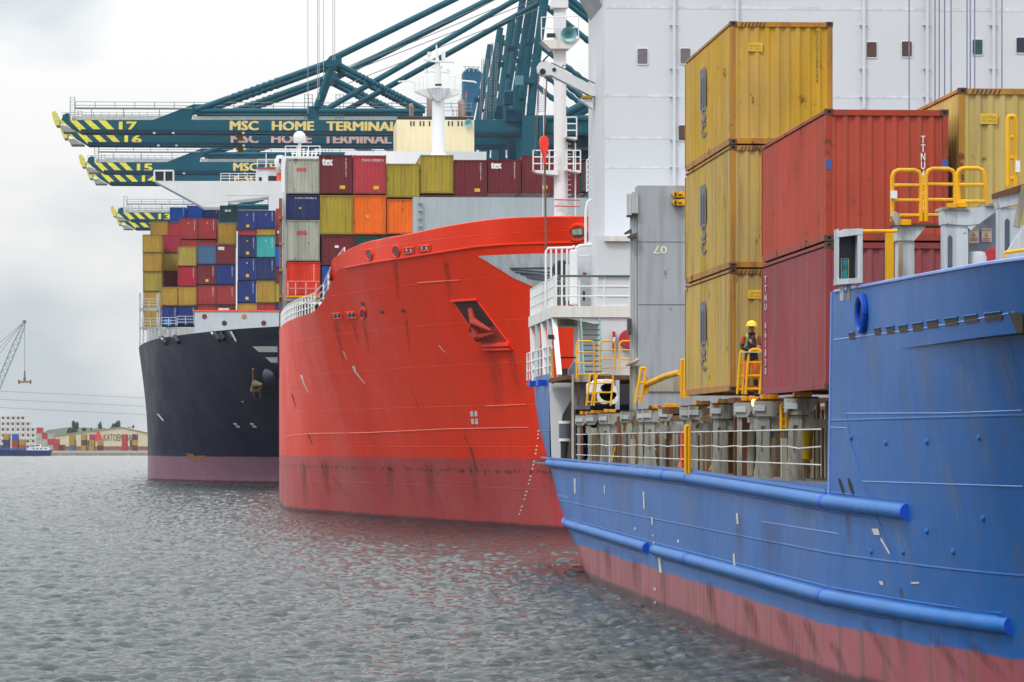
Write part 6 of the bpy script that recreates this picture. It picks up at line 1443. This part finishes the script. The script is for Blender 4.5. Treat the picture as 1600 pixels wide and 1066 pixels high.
# ================================================================ the worker
skin = plain('skin', (.42,.22,.15), .6); navy = plain('jacket_black', (.018,.020,.028), .8); redj = plain('jacket_red', (.36,.04,.03), .8); hiv = plain('vest_lime', (.28,.40,.05), .7); ors = plain('trouser_orange', (.75,.13,.02), .8)
Y0 = 84.75; base = PY(1174, 612, Y0); gz = 5.74; base.z = gz
pe = empty('person', base, 'worker in yellow helmet and red and black jacket, arms folded, behind a yellow rail', 'person')
def skinned(name, verts, edges, radii, mat, parent, lev=2):
    me = bpy.data.meshes.new(name); me.from_pydata([tuple(base + Vector(v)) for v in verts], edges, []); me.transform(Matrix.Translation(-WL(parent)))
    o = bpy.data.objects.new(name, me); COL.objects.link(o); o.parent = parent
    m = o.modifiers.new('skin', 'SKIN'); me.skin_vertices[0].data[0].use_root = True
    for i, r in enumerate(radii): me.skin_vertices[0].data[i].radius = (r if isinstance(r, tuple) else (r, r))
    s = o.modifiers.new('sub', 'SUBSURF'); s.levels = lev; s.render_levels = lev; m.use_smooth_shade = True
    bpy.context.view_layer.update(); ev = bpy.data.meshes.new_from_object(o.evaluated_get(bpy.context.evaluated_depsgraph_get()))
    o.modifiers.clear(); o.data = ev; ev.materials.clear()
    for x in (mat if isinstance(mat, (list, tuple)) else [mat]): ev.materials.append(x)
    return o
# body: pelvis, spine, neck, head; legs; arms folded, one hand raised to the chest
V = [(0,0,.92),(0,0,1.10),(0,-.01,1.28),(0,0,1.42),(0,-.01,1.50),(0,-.03,1.60),(0,-.03,1.70),
     (-.09,0,.86),(-.11,-.01,.48),(-.12,.02,.09),(-.13,-.12,.04),(.09,0,.86),(.10,-.02,.48),(.11,.02,.09),(.12,-.12,.04),
     (-.18,0,1.40),(-.23,-.03,1.14),(-.05,-.20,1.10),(.06,-.22,1.15),(.18,0,1.40),(.23,-.04,1.16),(.10,-.22,1.14),(-.005,-.24,1.24)]
E = [(0,1),(1,2),(2,3),(3,4),(4,5),(5,6),(0,7),(7,8),(8,9),(9,10),(0,11),(11,12),(12,13),(13,14),(3,15),(15,16),(16,17),(17,18),(3,19),(19,20),(20,21),(21,22)]
Rr = [(.15,.11),(.145,.10),(.165,.12),(.12,.09),.052,(.074,.088),(.066,.08),.095,.066,.045,.04,.095,.066,.045,.04,.07,.052,.042,.034,.07,.052,.04,.032]
body = skinned('body', V, E, Rr, [navy, redj, skin, ors, hiv], pe)
me = body.data; wz = WL(body)
for p in me.polygons:
    c = p.center + wz - base
    i = 0
    if c.z > 1.485: i = 2
    elif c.z < .86: i = 3 if c.z > .42 or (.2 < c.z < .26) else 0
    elif abs(c.x) > .15 and c.z > 1.24: i = 1
    elif c.z > 1.16 and .085 < abs(c.x) <= .15 and abs(c.y) < .13 and c.z > 1.2: i = 4
    elif abs(c.x - .03) < .035 and c.z > 1.22 and c.y < 0: i = 1
    p.material_index = i
mb = MB(); hc = base + Vector((0,-.03,1.655)); R1 = .128
mb.lathe(hc, [(R1*1.12,0),(R1*1.12,.012),(R1,.02)] + [(R1*math.cos(a), .02+R1*.95*math.sin(a)) for a in [i*math.pi/2/7 for i in range(1,8)]], 22)
mb.add([hc+Vector(v) for v in ((-.09,-.10,.004),(.09,-.10,.004),(.06,-.19,-.006),(-.06,-.19,-.006),(-.09,-.10,.018),(.09,-.10,.018),(.06,-.19,.004),(-.06,-.19,.004))], [(0,1,2,3),(4,5,6,7),(0,1,5,4),(1,2,6,5),(2,3,7,6),(3,0,4,7)])
mb.build('helmet', plain('helmet_yellow', (.80,.62,.03), .35), pe, smooth=True)
mb = MB() # face: nose, brow, eyes, mouth
f0 = base + Vector((0,-.115,1.61)); mb.tube([f0+Vector((0,-.0,.02)), f0+Vector((0,-.022,-.012)), f0+Vector((0,-.004,-.02))], [.008,.014,.006], 8)
for s in (-1,1): mb.lathe(base+Vector((s*.08,-.025,1.60)), [(.004,-.01),(.022,-.004),(.022,.004),(.004,.01)], 10, (1,0,0))
mb.build('face', skin, pe, smooth=True)
mb = MB()
for s in (-1,1): mb.lathe(f0+Vector((s*.03,-.004,.02)), [(.012,-.004),(.010,.006)], 8, (0,1,0))
mb.add([f0+Vector(v) for v in ((-.024,-.006,-.045),(.024,-.006,-.045),(.02,-.006,-.052),(-.02,-.006,-.052))], [(0,1,2,3)]); mb.build('eyes', plain('eye_dark', (.03,.015,.012)), pe)
mb = MB(); mb.tube([base+Vector((-.06,-.03,1.465)), base+Vector((-.05,-.09,1.50)), base+Vector((0,-.115,1.49)), base+Vector((.05,-.09,1.50)), base+Vector((.06,-.03,1.465))], .026, 8); mb.build('collar', navy, pe, smooth=True)
# hands with fingers
def hand(o, d, up, name='hand'):
    o = base + Vector(o); d = Vector(d).normalized(); up = Vector(up).normalized(); s = d.cross(up).normalized()
    vs = [o, o + d*.045, o + d*.085]; E_ = [(0,1),(1,2)]; R_2 = [.026,(.036),(.034)]
    for k, L in enumerate((.062,.072,.068,.052)):
        b0 = len(vs); q = o + d*.085 + s*(.027-.018*k); vs += [q, q + d*L*.5 - up*.008, q + d*L*.8 - up*.03]; E_ += [(2,b0),(b0,b0+1),(b0+1,b0+2)]; R_2 += [.010,.009,.0075]
    b0 = len(vs); vs += [o + d*.04 + s*.04, o + d*.075 + s*.058 - up*.01]; E_ += [(1,b0),(b0,b0+1)]; R_2 += [.012,.010]
    return skinned(name, [tuple(Vector(v)-base) for v in vs], E_, R_2, skin, pe, 1)
hand((.06,-.22,1.15), (.8,-.25,.25), (0,-1,.1)); hand((-.005,-.24,1.24), (-.45,-.2,.6), (0,-1,.2))
mb = MB(); q = base + Vector((.0,-.27,1.30)); mb.box((q.x-.02,q.y-.02,q.z-.05),(q.x+.03,q.y+.015,q.z+.08)); mb.tube([q+Vector((.02,0,.08)), q+Vector((.02,0,.16))], .006, 6)
tag(mb.build('radio', plain('radio_black', (.02,.02,.02)), None, loc=q), 'small black radio held in the hand of the worker', 'radio')
for s in (-1,1):
    mb = MB(); q = base + Vector((s*.12,-.05,.0)); mb.box((q.x-.05,q.y-.12,gz),(q.x+.05,q.y+.10,gz+.10)); mb.build('boot', black_r, pe, bevel=.03)
mb = MB(); mb.box((base.x-.30,Y0-.62,gz+1.03),(base.x+.35,Y0-.36,gz+1.05)); tag(mb.build('clipboard', plain('paper_white', (.75,.75,.78)), None, loc=(base.x,Y0-.5,gz+1.03)), 'white sheet lying on the rail in front of the worker', 'paper sheet')

# ================================================================ thin harbour haze
mb = MB(); mb.box((-1200,-60,-3),(1200,4200,75)); hz = mb.build('haze', None)
hz.data.materials.clear(); hm = bpy.data.materials.new('haze'); hm.use_nodes = True; n_ = hm.node_tree; n_.nodes.clear()
ho = n_.nodes.new('ShaderNodeOutputMaterial'); pv = n_.nodes.new('ShaderNodeVolumePrincipled'); pv.inputs['Color'].default_value = (.86,.90,.94,1); pv.inputs['Density'].default_value = .00005; pv.inputs['Anisotropy'].default_value = .2
n_.links.new(pv.outputs[0], ho.inputs['Volume']); hz.data.materials.append(hm); hz['kind'] = 'stuff'
